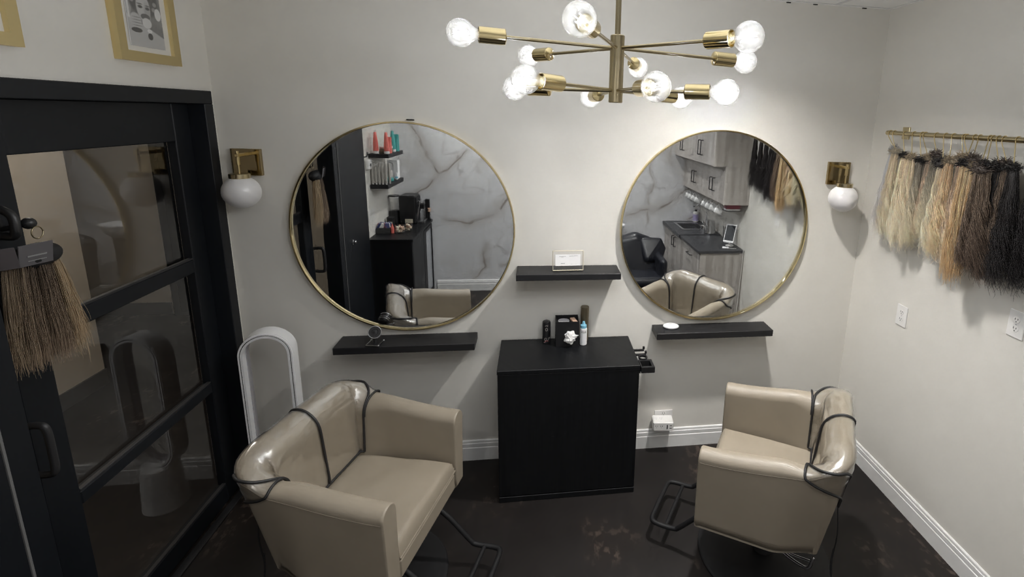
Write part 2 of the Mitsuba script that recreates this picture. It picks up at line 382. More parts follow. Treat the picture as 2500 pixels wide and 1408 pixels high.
baseboard('baseboard_back', (XL + 0.001, YB, 0), (XR, YB, 0), (0, -1, 0), 'white moulded baseboard under the mirrors')
baseboard('baseboard_right', (XR, 1.2, 0), (XR, YB, 0), (-1, 0, 0), 'white moulded baseboard under the hanging hair')
baseboard('baseboard_rear', (-1.2, YR, 0), (1.65, YR, 0), (0, 1, 0), 'white baseboard below the marble wall')

# ------------------------------------------------------------------ the black sliding door
D = key_of('door_1'); labels[D] = {'kind': 'structure', 'label': 'black framed sliding glass door'}
LX0, LX1 = -1.755, -1.71                                      # the glazed leaf
obj('casing', box(XL - 0.1, XL + 0.022, 0.80, 2.955, 2.2, 2.264, 0.003), 'door_black', D)
obj('casing', box(XL - 0.1, XL + 0.022, 2.886, 2.955, 0.0, 2.2, 0.003), 'door_black', D)
obj('casing', box(XL - 0.1, XL + 0.022, 0.80, 0.95, 0.0, 2.2, 0.003), 'door_black', D)
obj('stile', box(LX0, LX1, 1.830, 1.960, 0.012, 2.1995, 0.004), 'door_black', D)
obj('stile', box(LX0, LX1, 2.768, 2.8855, 0.012, 2.1995, 0.004), 'door_black', D)
for z0, z1 in ((0.012, 0.119), (0.687, 0.742), (1.358, 1.428), (2.017, 2.1995)):
    obj('rail', box(LX0, LX1, 1.960, 2.768, z0, z1, 0.004), 'door_black', D)
for z0, z1 in ((0.119, 0.687), (0.742, 1.358), (1.428, 2.017)):
    obj('pane', (np.array([[-1.738, 1.960, z0], [-1.738, 2.768, z0], [-1.738, 2.768, z1], [-1.738, 1.960, z1]]), np.array([[0, 1, 2, 3]])), 'pane', D)
    for zz in (z0,):
        obj('glazing_bead', box(-1.730, -1.7105, 1.962, 2.766, zz, zz + 0.010, 0.002), 'dark_metal', D)
obj('head_jamb', box(XL - 0.139, XL - 0.1005, OY0, OY1, 2.2, OZ), 'door_black', D)
obj('post', box(-1.688, -1.568, 1.598, 1.682, 0.012, 2.2, 0.003), 'door_black', D)
obj('seam', box(-1.690, -1.564, 1.590, 1.598, 0.012, 2.2), 'seam_metal', D)
obj('solid_leaf', box(-1.690, -1.566, 0.955, 1.590, 0.012, 2.2, 0.003), 'door_black', D)
obj('lock_knob', closed_lathe([(0.024, 0), (0.024, 0.006), (0.014, 0.008), (0.016, 0.024), (0.010, 0.03)], 20, (-1.566, 1.40, 1.06), (1, 0, 0)), 'steel', D, smooth=40)
obj('handle', tube(spline([(-1.712, 1.815, 1.115), (-1.665, 1.815, 1.118), (-1.645, 1.815, 1.10), (-1.642, 1.815, 1.02), (-1.645, 1.815, 0.945), (-1.665, 1.815, 0.928), (-1.712, 1.815, 0.93)], 8), 0.012, 12), 'dark_metal', D, smooth=True)
obj('track', box(-1.70, -1.66, 0.955, 2.88, 0.0, 0.010, 0.002), 'dark_metal', D)

# hall beyond the door
struct('wall_hall', box(-3.47, -3.35, 1.0, 4.23, 0, ZC), 'hall_wall', 'beige hall wall seen through the door glass')
struct('baseboard_hall', box(-3.35, -3.335, 1.0, 4.235, 0, 0.13, 0.004), 'hall_dark', 'dark baseboard of the hall wall')
struct('wall_hall_end', box(-6.0, -1.77, 5.70, 5.82, 0, ZC), 'hall_wall', 'beige end wall of the hall')
struct('baseboard_hall_end', box(-6.0, -3.78, 5.685, 5.70, 0, 0.13, 0.004), 'hall_dark', 'dark baseboard of the hall end wall')
struct('door_2', cat([box(-3.74, -2.5, 5.64, 5.70, 0, 2.25, 0.004), box(-3.66, -2.58, 5.62, 5.64, 0.05, 2.17, 0.004)]), 'door_black', 'black door at the end of the hall')
struct('wall_hall_side', box(-1.90, -1.78, 3.0, 5.7, 0, ZC), 'hall_wall', 'near side wall of the hall')
struct('wall_hall_far', box(-6.0, -5.9, 1.0, 5.7, 0, ZC), 'hall_wall', 'far side wall of the hall')
struct('wall_hall_near', box(-6.0, -1.8, 0.6, 0.72, 0, ZC), 'hall_wall', 'near end wall of the hall')
struct('ceiling_hall', box(-6.0, -1.8, 0.6, 5.8, ZC, ZC + 0.05), 'ceiling_white', 'white ceiling of the hall')
HL = thing('ceiling_panel', 'square light panel in the hall ceiling beyond the glass door', 'ceiling light')
obj('frame', tm(m3d.Manifold.cube((0.66, 0.66, 0.03)) - m3d.Manifold.cube((0.60, 0.60, 0.1)).translate((0.03, 0.03, -0.03))).apply_translation((-2.86, 3.0, ZC - 0.03)), 'ceiling_white', HL)
k = obj('diffuser', (np.array([[-2.83, 3.03, ZC - 0.01], [-2.83, 3.63, ZC - 0.01], [-2.23, 3.63, ZC - 0.01], [-2.23, 3.03, ZC - 0.01]]), np.array([[0, 1, 2, 3]])), 'ceiling_white', HL)
scene[k]['emitter'] = {'type': 'area', 'radiance': rgb(HALL_RADIANCE)}

# recessed downlights in front of the mirrors and over the rear half
for lx, ly, sc_, lab in ((1.06, 2.30, 1.0, 'round recessed ceiling light above the right styling chair'), (-0.60, 0.06, 0.32, 'round recessed ceiling light over the coffee counter side'), (1.05, 0.06, 0.32, 'round recessed ceiling light over the kitchen side')):
    dl = thing('recessed_light', lab, 'ceiling light')
    obj('trim_ring', lathe([(0.067, 0.0), (0.068, -0.066), (0.072, -0.068), (0.078, -0.064), (0.080, 0.0), (0.067, 0.0)], 40, (lx, ly, ZC + 0.001)), 'trim_white', dl, smooth=40)
    a = np.linspace(0, 2 * np.pi, 33)[:-1]
    v = np.vstack([[(lx, ly, ZC - 0.001)], np.stack([lx + 0.066 * np.cos(a), ly + 0.066 * np.sin(a), np.full(32, ZC - 0.001)], 1)])
    k = obj('lens', trimesh.Trimesh(v, np.array([(0, 1 + (q + 1) % 32, 1 + q) for q in range(32)]), process=False), 'trim_white', dl)
    scene[k]['emitter'] = {'type': 'area', 'radiance': rgb(CAN_RADIANCE * sc_)}

# ================================================================== chandelier
CX, CY = 0.243, 1.585
ch = thing('chandelier', 'brass sputnik chandelier with twelve clear bulbs on two tiers of arms', 'chandelier')
obj('canopy', cyl((CX, CY, ZC - 0.03), 0.065, 0.03, 40, 0.004), 'brass', ch, smooth=40)
obj('stem', rod((CX, CY, 2.44), (CX, CY, ZC - 0.028), 0.0085, 16), 'brass', ch, smooth=40)
obj('column', cyl((CX, CY, 2.253), 0.0215, 0.197, 40, 0.002), 'brass', ch, smooth=40)
ARMS = [  # azimuth, height at hub, height at bulb, reach of bulb, reach of socket
    (-2.9565, 2.413, 2.419, 0.452), (-1.908, 2.413, 2.414, 0.452), (-0.890, 2.413, 2.414, 0.435), (0.187, 2.413, 2.404, 0.452), (1.234, 2.413, 2.400, 0.452), (2.225, 2.413, 2.413, 0.44),
    (-2.50, 2.289, 2.298, 0.335), (-1.425, 2.289, 2.287, 0.335), (-0.412, 2.289, 2.292, 0.332), (0.652, 2.289, 2.285, 0.335), (1.700, 2.289, 2.279, 0.335), (2.746, 2.289, 2.289, 0.335)]
BR = 0.038
bulb_prof = [(0.0135, -0.060), (0.0140, -0.048), (0.0175, -0.038), (0.0245, -0.028)] + [(BR * math.sin(a), -BR * math.cos(a)) for a in np.radians(np.linspace(48, 178, 18))]
for az, zh, zb, R in ARMS:
    d = np.array([math.cos(az), math.sin(az), (zb - zh) / R]); L = np.linalg.norm(d) * R; d /= np.linalg.norm(d)
    h = np.array([CX, CY, zh]); bc = h + d * L
    arm = obj('arm', rod(h + d * 0.018, h + d * (L - 0.112), 0.0052, 14), 'brass', ch, smooth=40)
    obj('socket', closed_lathe([(0.006, -0.004), (0.0205, 0), (0.022, 0.002), (0.022, 0.072), (0.0195, 0.0725), (0.0195, 0.060)], 32, h + d * (L - 0.120), d), 'brass_bright', arm, smooth=40)
    bl = obj('bulb', lathe(bulb_prof, 32, bc, d), 'bulb_glass', ch, smooth=True)
    side = np.cross(d, (0, 0, 1)); side /= np.linalg.norm(side); up = np.cross(side, d)
    ft = []
    for q in range(4):
        a = q * math.pi / 2 + 0.5
        o = bc + (math.cos(a) * side + math.sin(a) * up) * 0.009
        ft.append(rod(o - d * 0.017, o + d * 0.019, 0.0013, 6))
    k = obj('filament', cat(ft), 'filament_post', bl)
    scene[k]['emitter'] = {'type': 'area', 'radiance': rgb(BULB_RADIANCE)}
    obj('glass_stem', cat([rod(bc - d * 0.050, bc - d * 0.012, 0.0035, 8), rod(bc - d * 0.012, bc + d * 0.021, 0.0009, 5)]), 'filament_post', bl)


# ================================================================== wall mirrors
def wall_mirror(x, z, label):
    R, t = thing('wall_mirror', label, 'mirror'), 0.612
    prof = [(0.612, 0.0), (0.612, 0.030), (0.6105, 0.032), (0.6045, 0.032), (0.603, 0.030), (0.603, 0.012), (0.600, 0.0)]
    ring = lathe(prof + [prof[0]], 160, (0, 0, 0)); ring.apply_transform(frame((1, 0, 0), (0, 0, 1), (0, -1, 0), (x, YB - 0.0005, z))); ring.fix_normals()
    obj('brass_frame', ring, 'brass_bright', R, smooth=40)
    a = np.linspace(0, 2 * np.pi, 161)[:-1]
    v = np.vstack([[(x, YB - 0.0145, z)], np.stack([x + 0.6035 * np.cos(a), np.full(160, YB - 0.0145), z + 0.6035 * np.sin(a)], 1)])
    f = np.array([(0, 1 + q, 1 + (q + 1) % 160) for q in range(160)])
    obj('mirror_glass', (v, f), 'mirror', R)
    return R


MZ = 0.99
wm = wall_mirror(-0.7374 * MZ, 2.214 - 0.6906 * MZ, 'round mirror in thin brass frame above the left black shelf, reflecting the coffee counter')
obj('mount_clip', box(-0.70, -0.66, YB - 0.02, YB - 0.001, 2.149, 2.156, 0.002), 'black_plastic', wm)
wall_mirror(1.1373 * MZ, 2.214 - 0.680 * MZ, 'round mirror in thin brass frame on the right, reflecting grey kitchen cabinets')


# ================================================================== sconces
def sconce(x0, x1, z0, z1, gx, sx, label):
    s = thing('wall_sconce', label, 'wall lamp')
    obj('backplate', box(x0, x1, YB - 0.022, YB - 0.0005, z0, z1, 0.002), 'brass_polished', s)
    gy, gz, gr = 2.885, 1.758, 0.0875
    obj('bracket', box(gx - 0.008, gx + 0.008, gy - 0.012, YB - 0.02, z1 - 0.035, z1 - 0.018, 0.002), 'brass_bright', s)
    obj('sleeve', rod((gx, gy, z1 - 0.075), (gx, gy, z1 - 0.005), 0.0085, 20), 'brass_bright', s, smooth=40)
    obj('arm', rod((gx, gy, gz + gr), (gx, gy, z1 - 0.07), 0.0048, 14), 'brass_bright', s, smooth=40)
    obj('cap', closed_lathe([(0.046, 0), (0.048, 0.002), (0.048, 0.022), (0.046, 0.024)], 40, (gx, gy, gz + gr - 0.016)), 'brass', s, smooth=40)
    g = trimesh.creation.uv_sphere(gr, count=[28, 48]); g.apply_scale((1, 1, 0.96)); g.apply_translation((gx, gy, gz))
    obj('globe', g, 'opal', s, smooth=True)


sconce(-1.594, -1.449, 1.832, 1.974, -1.512, -1, 'brass wall sconce with white glass globe beside the black door')
sconce(1.845, 1.995, 1.832, 1.976, 1.908, 1, 'brass wall sconce with white glass globe in the corner near the hanging hair')


# ================================================================== shelves
def shelf(x0, x1, yf, z0, z1, label): return obj('floating_shelf', box(x0, x1, yf, YB - 0.0005, z0, z1, 0.0025), 'shelf_wood', None, label=label, cat='shelf', group=None)


shelf(-1.124, -0.350, 2.838, 0.841, 0.884, 'long black floating shelf under the left mirror')
shelf(-0.108, 0.502, 2.821, 1.267, 1.305, 'short black floating shelf between the mirrors with the acrylic sign')
shelf(0.750, 1.520, 2.854, 0.856, 0.898, 'long black floating shelf under the right mirror')

# ================================================================== centre cabinet
cb = thing('cabinet', 'black wood grain cabinet standing on the floor between the two chairs', 'cabinet')
obj('top', box(-0.206, 0.592, 2.586, YB - 0.0165, 0.811, 0.833, 0.002), 'black_wood', cb)
obj('body', box(-0.200, 0.586, 2.603, YB - 0.018, 0.036, 0.8105), 'black_wood', cb)
obj('front_panel', box(-0.203, 0.589, 2.590, 2.6025, 0.040, 0.808, 0.002), 'black_wood', cb)
obj('plinth', box(-0.203, 0.589, 2.588, YB - 0.018, 0.0, 0.0355, 0.002), 'black_wood', cb)
# tool holder on its side
th = thing('tool_holder', 'black hot tool holder with prongs and square ring on the cabinet side', 'tool holder')
obj('side_plate', box(0.5925, 0.598, 2.60, 2.90, 0.775, 0.800, 0.001), 'black_satin', th)
for y in (2.86, 2.80):
    obj('prong', cat([box(0.598, 0.672, y - 0.006, y + 0.006, 0.785, 0.797, 0.001), box(0.664, 0.676, y - 0.006, y + 0.006, 0.797, 0.815, 0.002)]), 'black_satin', th)
obj('cup_ring', lathe([(0.020, 0.0), (0.026, 0.0), (0.028, 0.012), (0.026, 0.014), (0.021, 0.012), (0.020, 0.0)], 28, (0.630, 2.70, 0.815)), 'black_satin', th, smooth=40)
obj('ring_rim', lathe([(0.026, 0.0), (0.0285, 0.001), (0.0285, 0.006), (0.026, 0.007), (0.026, 0.0)], 28, (0.630, 2.70, 0.812)), 'chrome', th, smooth=40)
sq = m3d.Manifold.cube((0.078, 0.10, 0.034)) - m3d.Manifold.cube((0.058, 0.062, 0.1)).translate((0.006, 0.019, -0.03))
obj('square_ring', tm(sq).apply_translation((0.598, 2.578, 0.788)), 'black_satin', th)

CT = 0.833
sc = thing('spray_can', 'small black can with silver and red scrollwork at left of the tissue box', 'spray can')
obj('body', closed_lathe([(0.0235, 0), (0.025, 0.002), (0.025, 0.128), (0.023, 0.136), (0.017, 0.140)], 36, (0.069, 2.935, CT)), 'black_plastic', sc, smooth=40)


def on_cyl(c, r, pts, rad, parent, name, mat, **k):   # a line laid on a cylinder: (angle from front, height)
    P = [(c[0] + r * math.sin(a), c[1] - r * math.cos(a), c[2] + z) for a, z in pts]
    return obj(name, tube(spline(P, 6), rad, 6), mat, parent, smooth=True, **k)


cc = (0.069, 2.935, CT)
on_cyl(cc, 0.0252, [(0.55 * math.cos(a) * 0.45, 0.092 + 0.009 * math.sin(a)) for a in np.linspace(0, 6.28, 14)], 0.0009, sc, 'scroll_print', 'silver_print')
on_cyl(cc, 0.0252, [(-0.35, 0.113), (0.0, 0.118), (0.25, 0.112), (0.3, 0.122)], 0.0008, sc, 'scroll_print', 'silver_print')
on_cyl(cc, 0.0252, [(-0.75, 0.005), (-0.3, 0.008), (-0.25, 0.02), (-0.5, 0.024), (-0.4, 0.034), (-0.1, 0.036), (0.05, 0.028), (-0.15, 0.022)], 0.0009, sc, 'scroll_print', 'silver_print')
on_cyl(cc, 0.0252, [(0.1, 0.016), (0.4, 0.022), (0.5, 0.034), (0.8, 0.038), (0.75, 0.026)], 0.0009, sc, 'scroll_print', 'silver_print')
on_cyl(cc, 0.0251, [(-0.5, 0.010), (0.0, 0.018), (0.5, 0.014)], 0.0016, sc, 'scroll_print', 'red_print')

tb = thing('tissue_box', 'tall black tissue box with tray top and a white tissue sticking out in front', 'tissue box')
bx0, bx1, by0, by1 = 0.124, 0.264, 2.862, 2.975
bx = m3d.Manifold.cube((bx1 - bx0, by1 - by0, 0.158)) - m3d.Manifold.cube((bx1 - bx0 - 0.008, by1 - by0 - 0.008, 0.1)).translate((0.004, 0.004, 0.136)) \
    - m3d.Manifold.cylinder(0.03, 0.033, circular_segments=28).scale((1, 1.25, 1)).rotate((90, 0, 0)).translate((0.084, 0.010, 0.062))
obj('box', tm(bx).apply_translation((bx0, by0, CT)), 'black_satin', tb)
g = trimesh.creation.icosphere(3, 1.0); v = g.vertices.copy(); n_ = meshkit.fbm(v * 2.2 + 4, 3, 5) - 0.5
v = v * (1 + 1.1 * n_[:, None]) * np.array([0.034, 0.024, 0.036]); g = trimesh.Trimesh(v, g.faces, process=False)
pet = []
for a, l in ((0.45, 0.062), (1.9, 0.052), (1.2, 0.035), (-1.5, 0.045)):
    q = trimesh.creation.cone(0.024, l, sections=6); q.apply_transform(trimesh.geometry.align_vectors((0, 0, 1), (math.cos(a), -0.5, math.sin(a)))); pet.append(q)
obj('tissue', move(cat([g] + pet), t=(bx0 + 0.086, by0 - 0.006, CT + 0.062)), 'tissue', tb)
dish = thing('round_lid', 'clear round lid lying in the tray of the black tissue box', 'lid')
obj('lid', lathe([(0.002, 0.0), (0.030, 0.0), (0.034, 0.005), (0.035, 0.010), (0.033, 0.010), (0.030, 0.004), (0.002, 0.003)], 28, (bx0 + 0.049, by0 + 0.052, CT + 0.1365)), 'grey_trim', dish, smooth=40)
labels[dish] = {'label': 'grey round lid lying in the tray of the black tissue box', 'category': 'lid'}
obj('matchbox', move(box(-0.014, 0.014, -0.036, 0.036, 0, 0.012, 0.001), rotz(0.25), (bx0 + 0.112, by0 + 0.058, CT + 0.1365)), 'tan', None, label='small tan slim box lying in the tray of the black tissue box', cat='box')
wb = thing('serum_bottle', 'white pump bottle with blue nozzle in front of the tall bronze can', 'bottle')
W0 = (0.293, 2.885, CT)
obj('body', closed_lathe([(0.020, 0), (0.022, 0.003), (0.022, 0.100), (0.0205, 0.107), (0.014, 0.110)], 32, W0), 'white_gloss', wb, smooth=40)
obj('cap', closed_lathe([(0.0175, 0), (0.019, 0.002), (0.019, 0.018), (0.010, 0.024), (0.009, 0.036), (0.006, 0.041)], 28, (W0[0], W0[1], CT + 0.109)), 'sky_blue', wb, smooth=40)


def wrap_text(s, h, c, r, z, parent, mat, name='lettering', bold=False):
    m = meshkit.text_mesh(s, h, 0.0004, bold); m = m.subdivide_to_size(0.004); v = m.vertices.copy(); v[:, 0] -= m.bounds.mean(0)[0]
    a = v[:, 0] / r; rr = r + v[:, 2] + 0.0001
    obj(name, trimesh.Trimesh(np.stack([c[0] + rr * np.sin(a), c[1] - rr * np.cos(a), z + v[:, 1]], 1), m.faces, process=False), mat, parent)


wrap_text('K18', 0.0115, W0, 0.022, CT + 0.082, wb, 'ink', bold=True)
for z, l in ((0.036, 0.5), (0.030, 0.6), (0.024, 0.4), (0.018, 0.55)):
    on_cyl(W0, 0.0219, [(-0.6 + (0.6 - l) * 0.3, z), (-0.6 + l, z)], 0.0007, wb, 'fine_print', 'ink_grey')
tc = thing('tall_can', 'tall bronze can standing behind the white pump bottle', 'spray can')
T0 = (0.305, 2.950, CT)
obj('body', closed_lathe([(0.0235, 0), (0.025, 0.002), (0.025, 0.150), (0.024, 0.155)], 32, T0), 'bronze', tc, smooth=40)
obj('cap', closed_lathe([(0.0262, 0), (0.0262, 0.062), (0.0245, 0.066), (0.018, 0.066), (0.017, 0.064)], 32, (T0[0], T0[1], CT + 0.155)), 'bronze', tc, smooth=40)

# ------------------------------------------------------------------ acrylic sign, QR codes left out
SZ = 1.305
sgn = thing('acrylic_sign', 'clear acrylic sign holder with white card on the middle shelf', 'sign holder')
def tilt(y): return (0, math.sin(math.radians(8)), math.cos(math.radians(8)))
up8 = np.array(tilt(0)); xd = np.array((1.0, 0.045, 0)); xd /= np.linalg.norm(xd); nn = np.cross(xd, up8)
SO = np.array((0.192, 2.893, SZ))
def pl(x0, x1, z0, z1, d0, d1, b=0.001): return move(box(x0, x1, z0, z1, d0, d1, b), frame(xd, up8, nn, SO))
for a in ((-0.091, 0.091, 0.0025, 0.005, 0, 0.018), (-0.091, 0.091, 0.118, 0.1205, 0, 0.018), (-0.091, -0.0885, 0.005, 0.118, 0, 0.018), (0.0885, 0.091, 0.005, 0.118, 0, 0.018)):
    obj('acrylic_edge', pl(*a), 'cream', sgn)
q = np.array([[-0.0885, 0.005, 0.018], [0.0885, 0.005, 0.018], [0.0885, 0.118, 0.018], [-0.0885, 0.118, 0.018]])
obj('acrylic_front', ((frame(xd, up8, nn, SO) @ np.c_[q, np.ones(4)].T).T[:, :3], np.array([[0, 1, 2, 3]])), 'clear_glass', sgn)
obj('card', pl(-0.075, 0.075, 0.030, 0.098, 0.006, 0.0075, 0), 'paper', sgn)
for x0, x1, z, h in ((-0.053, -0.011, 0.085, 0.0022), (0.008, 0.058, 0.086, 0.0022), (-0.041, -0.026, 0.080, 0.0012), (-0.043, -0.019, 0.042, 0.003), (0.015, 0.055, 0.038, 0.0010)):
    obj('card_line', pl(x0, x1, z, z + h, 0.0075, 0.0078, 0), 'ink_grey', sgn)

# webcam on the left shelf
wc = thing('webcam', 'small round black webcam with chrome rim on the left shelf', 'camera')
wx, wy, wz = -0.906, 2.868, 0.884
obj('base', move(box(-0.034, 0.034, -0.034, 0.034, 0, 0.012, 0.003), rotz(-0.15), (wx, wy, wz)), 'black_plastic', wc)
obj('base_rim', move(cat([rod((-0.036, -0.036, 0.010), (0.036, -0.036, 0.010), 0.0028, 8), rod((-0.036, -0.036, 0.010), (-0.036, 0.036, 0.010), 0.0028, 8)] + [trimesh.creation.icosphere(2, 0.006).apply_translation(p) for p in ((-0.036, 0.036, 0.011), (0.036, -0.036, 0.011), (0.034, 0.036, 0.011))]), rotz(-0.15), (wx, wy, wz)), 'steel', wc, smooth=40)
obj('neck', rod((wx, wy + 0.01, wz + 0.01), (wx, wy + 0.014, wz + 0.05), 0.010, 14), 'black_plastic', wc, smooth=40)
ax = np.array((0.20, -0.86, 0.46)); ax /= np.linalg.norm(ax); hc = np.array((wx, wy + 0.012, wz + 0.070))
obj('head', closed_lathe([(0.022, -0.040), (0.030, -0.034), (0.034, -0.02), (0.034, 0.010)], 36, hc, ax), 'black_plastic', wc, smooth=40)
obj('rim', lathe([(0.0315, 0.010), (0.036, 0.010), (0.0365, 0.015), (0.033, 0.017), (0.0315, 0.014), (0.0315, 0.010)], 40, hc, ax), 'chrome', wc, smooth=True)
obj('lens', closed_lathe([(0.031, 0.009), (0.031, 0.0125), (0.018, 0.0125), (0.016, 0.0105), (0.010, 0.0105), (0.006, 0.012)], 36, hc, ax), 'black_satin', wc, smooth=40)
obj('side_band', cat([lathe([(0.0342, -0.012 + s), (0.0352, -0.011 + s), (0.0352, -0.009 + s), (0.0342, -0.008 + s)], 36, hc, ax) for s in (-0.012, 0.0)]), 'steel', wc, smooth=40)

# white stone-like speaker on the right shelf
st = thing('pebble_device', 'white oval pebble shaped device lying on the right shelf', 'device')
e = trimesh.creation.icosphere(4, 1.0); e.apply_scale((0.052, 0.038, 0.017)); e.vertices[:, 2] = np.maximum(e.vertices[:, 2], -0.010)
obj('shell', move(e, rotz(-0.1), (0.862, 2.945, 0.898 + 0.010)), 'white_gloss', st, smooth=True)
obj('script_mark', tube(spline([(0.842, 2.938, 0.9245), (0.852, 2.944, 0.9258), (0.856, 2.936, 0.9256), (0.864, 2.943, 0.926), (0.870, 2.936, 0.9256), (0.880, 2.943, 0.925), (0.888, 2.939, 0.9225)], 6), 0.0008, 6), 'ink_grey', st)


# ------------------------------------------------------------------ outlets
def outlet(o, xd, yd, w, h, label, name='wall_outlet'):
    xd, yd = np.array(xd, float), np.array(yd, float); n = np.cross(xd, yd); M = frame(xd, yd, n, o)
    t = thing(name, label, 'outlet')
    obj('plate', move(box(-w / 2, w / 2, -h / 2, h / 2, 0.0003, 0.006, 0.003), M), 'white_plastic', t)
    for s in (-1, 1):
        face = closed_lathe([(0.0165, 0), (0.017, 0.0015), (0.016, 0.0025)], 24); face.apply_scale((1, 0.86, 1))
        f = obj('socket_face', move(move(face, t=(0, s * 0.021, 0.0058)), M), 'white_plastic', t)
        for x, hh in ((-0.0065, 0.009), (0.0065, 0.007)):
            obj('slot', move(box(x - 0.0014, x + 0.0014, s * 0.021 + 0.001 - hh / 2 + 0.003, s * 0.021 + 0.001 + hh / 2 + 0.003, 0.0084, 0.0088), M), 'slot', f)
        obj('ground_hole', move(cyl((0, s * 0.021 - 0.0085, 0.0083), 0.0026, 0.0005, 12), M), 'slot', f)
    obj('screw', move(cyl((0, 0, 0.006), 0.003, 0.001, 12), M), 'steel', t)
    return t


outlet((XR, 2.508, 1.123), (0, -1, 0), (0, 0, 1), 0.085, 0.126, 'white duplex outlet on the right wall nearer the corner')
outlet((XR, 1.822, 1.363), (0, -1, 0), (0, 0, 1), 0.082, 0.126, 'white duplex outlet on the right wall below the dark hair')
# the multi-plug
outlet((0.862, YB, 0.232), (1, 0, 0), (0, 0, 1), 0.125, 0.09, 'white outlet plate behind the multi plug adapter above the baseboard')
up = thing('plug_adapter', 'white multi plug adapter with sockets plugged in low on the wall', 'plug adapter')
M = move(box(-0.068, 0.068, -0.045, 0.045, -0.035, 0.030, 0.006), rotz(0.0), (0, 0, 0))
PM = frame((0.995, -0.10, 0), (0.10, 0.995, 0), (0, 0, 1), (0.842, 2.937, 0.222))
obj('body', move(M, PM), 'white_plastic', up)
for x in (-0.045, -0.012):
    for dx, dz, hh in ((-0.006, 0.006, 0.007), (0.006, 0.006, 0.007), (0, -0.006, 0.004)):
        obj('slot', move(box(x + dx - 0.0016, x + dx + 0.0016, -0.0455, -0.0449, -0.003 + dz - hh / 2, -0.003 + dz + hh / 2), PM), 'slot', up)
        obj('slot', move(box(x + dx - 0.0014, x + dx + 0.0014, dz - hh / 2, dz + hh / 2, 0.0299, 0.0304), PM), 'grey_trim', up)
obj('switch', move(box(0.022, 0.029, -0.046, -0.0449, -0.018, 0.012), PM), 'slot', up)
for z in (-0.014, 0.004): obj('usb_port', move(box(0.042, 0.056, -0.0457, -0.0449, z, z + 0.005), PM), 'slot', up)

# ------------------------------------------------------------------ bladeless fan
fn = thing('bladeless_fan', 'white bladeless tower fan with oval loop beside the door frame', 'fan')
lo = sg.LineString([(0, -0.26), (0, 0.26)]).buffer(0.125, 24); li = sg.LineString([(0, -0.26), (0, 0.26)]).buffer(0.097, 24)
FM = frame((0.985, 0.17, 0), (0, 0, 1), (0.17, -0.985, 0), (-1.435, 2.80, 0.63))
def loop_ring(bo, bi, d0, d1):
    o_ = sg.LineString([(0, -0.26), (0, 0.26)]).buffer(bo, 32); i_ = sg.LineString([(0, -0.26), (0, 0.26)]).buffer(bi, 32)
    m = extrude(o_.difference(i_), d1 - d0); m.apply_translation((0, 0, d0)); return move(m, FM)
obj('loop', cat([loop_ring(0.128, 0.106, -0.055, 0.040)]), 'white_gloss', fn, smooth=35)
obj('loop_lip', loop_ring(0.125, 0.118, 0.040, 0.046), 'white_gloss', fn, smooth=35)
obj('air_slit', loop_ring(0.118, 0.114, 0.038, 0.043), 'slot', fn, smooth=35)
obj('inner_lip', loop_ring(0.114, 0.103, 0.038, 0.047), 'white_gloss', fn, smooth=35)
obj('inner_band', loop_ring(0.107, 0.102, -0.055, -0.012), 'grey_trim', fn, smooth=35)
obj('base', closed_lathe([(0.10, 0), (0.104, 0.004), (0.098, 0.12), (0.085, 0.25), (0.07, 0.262)], 40, (-1.435, 2.80, 0.0)), 'white_gloss', fn, smooth=40)


# ================================================================== styling chairs
def chair_path(n=81):
    """Centre line of the upholstered U in plan, from near arm front round the back to the other arm front; returns points, outward normals, s in [-1,1]."""
    hw, fr, bk, rc = 0.320, 0.292, -0.280, 0.060
    pts = [(-hw, y) for y in np.linspace(fr, bk + rc, 30)]
    pts += [(-hw + rc - rc * math.cos(a), bk + rc - rc * math.sin(a)) for a in np.linspace(0, math.pi / 2, 16)[1:]]
    pts += [(x, bk) for x in np.linspace(-hw + rc, hw - rc, 22)[1:]]
    pts += [(hw - rc + rc * math.sin(a), bk + rc - rc * math.cos(a)) for a in np.linspace(0, math.pi / 2, 16)[1:]]
    pts += [(hw, y) for y in np.linspace(bk + rc, fr, 30)[1:]]
    p = np.array(pts); d = np.gradient(p, axis=0); d /= np.linalg.norm(d, axis=1, keepdims=True)
    nrm = np.stack([-d[:, 1], d[:, 0]], 1)
    nrm = np.where((nrm * (p - np.array([0, 0.0]))).sum(1, keepdims=True) < 0, -nrm, nrm)
    l = np.r_[0, np.cumsum(np.linalg.norm(np.diff(p, axis=0), axis=1))]
    return p, nrm, l / l[-1] * 2 - 1


CP, CN, CS = chair_path()
sm = lambda a, b, x: (lambda t: t * t * (3 - 2 * t))(np.clip((x - a) / (b - a), 0, 1))
HT, ZBOT = 0.050, 0.335


def ztop(s): return 0.738 + 0.080 * np.clip((1 - np.abs(s)) / 0.6, 0, 1) ** 1.5 + 0.085 * sm(0.50, 0.25, np.abs(s))


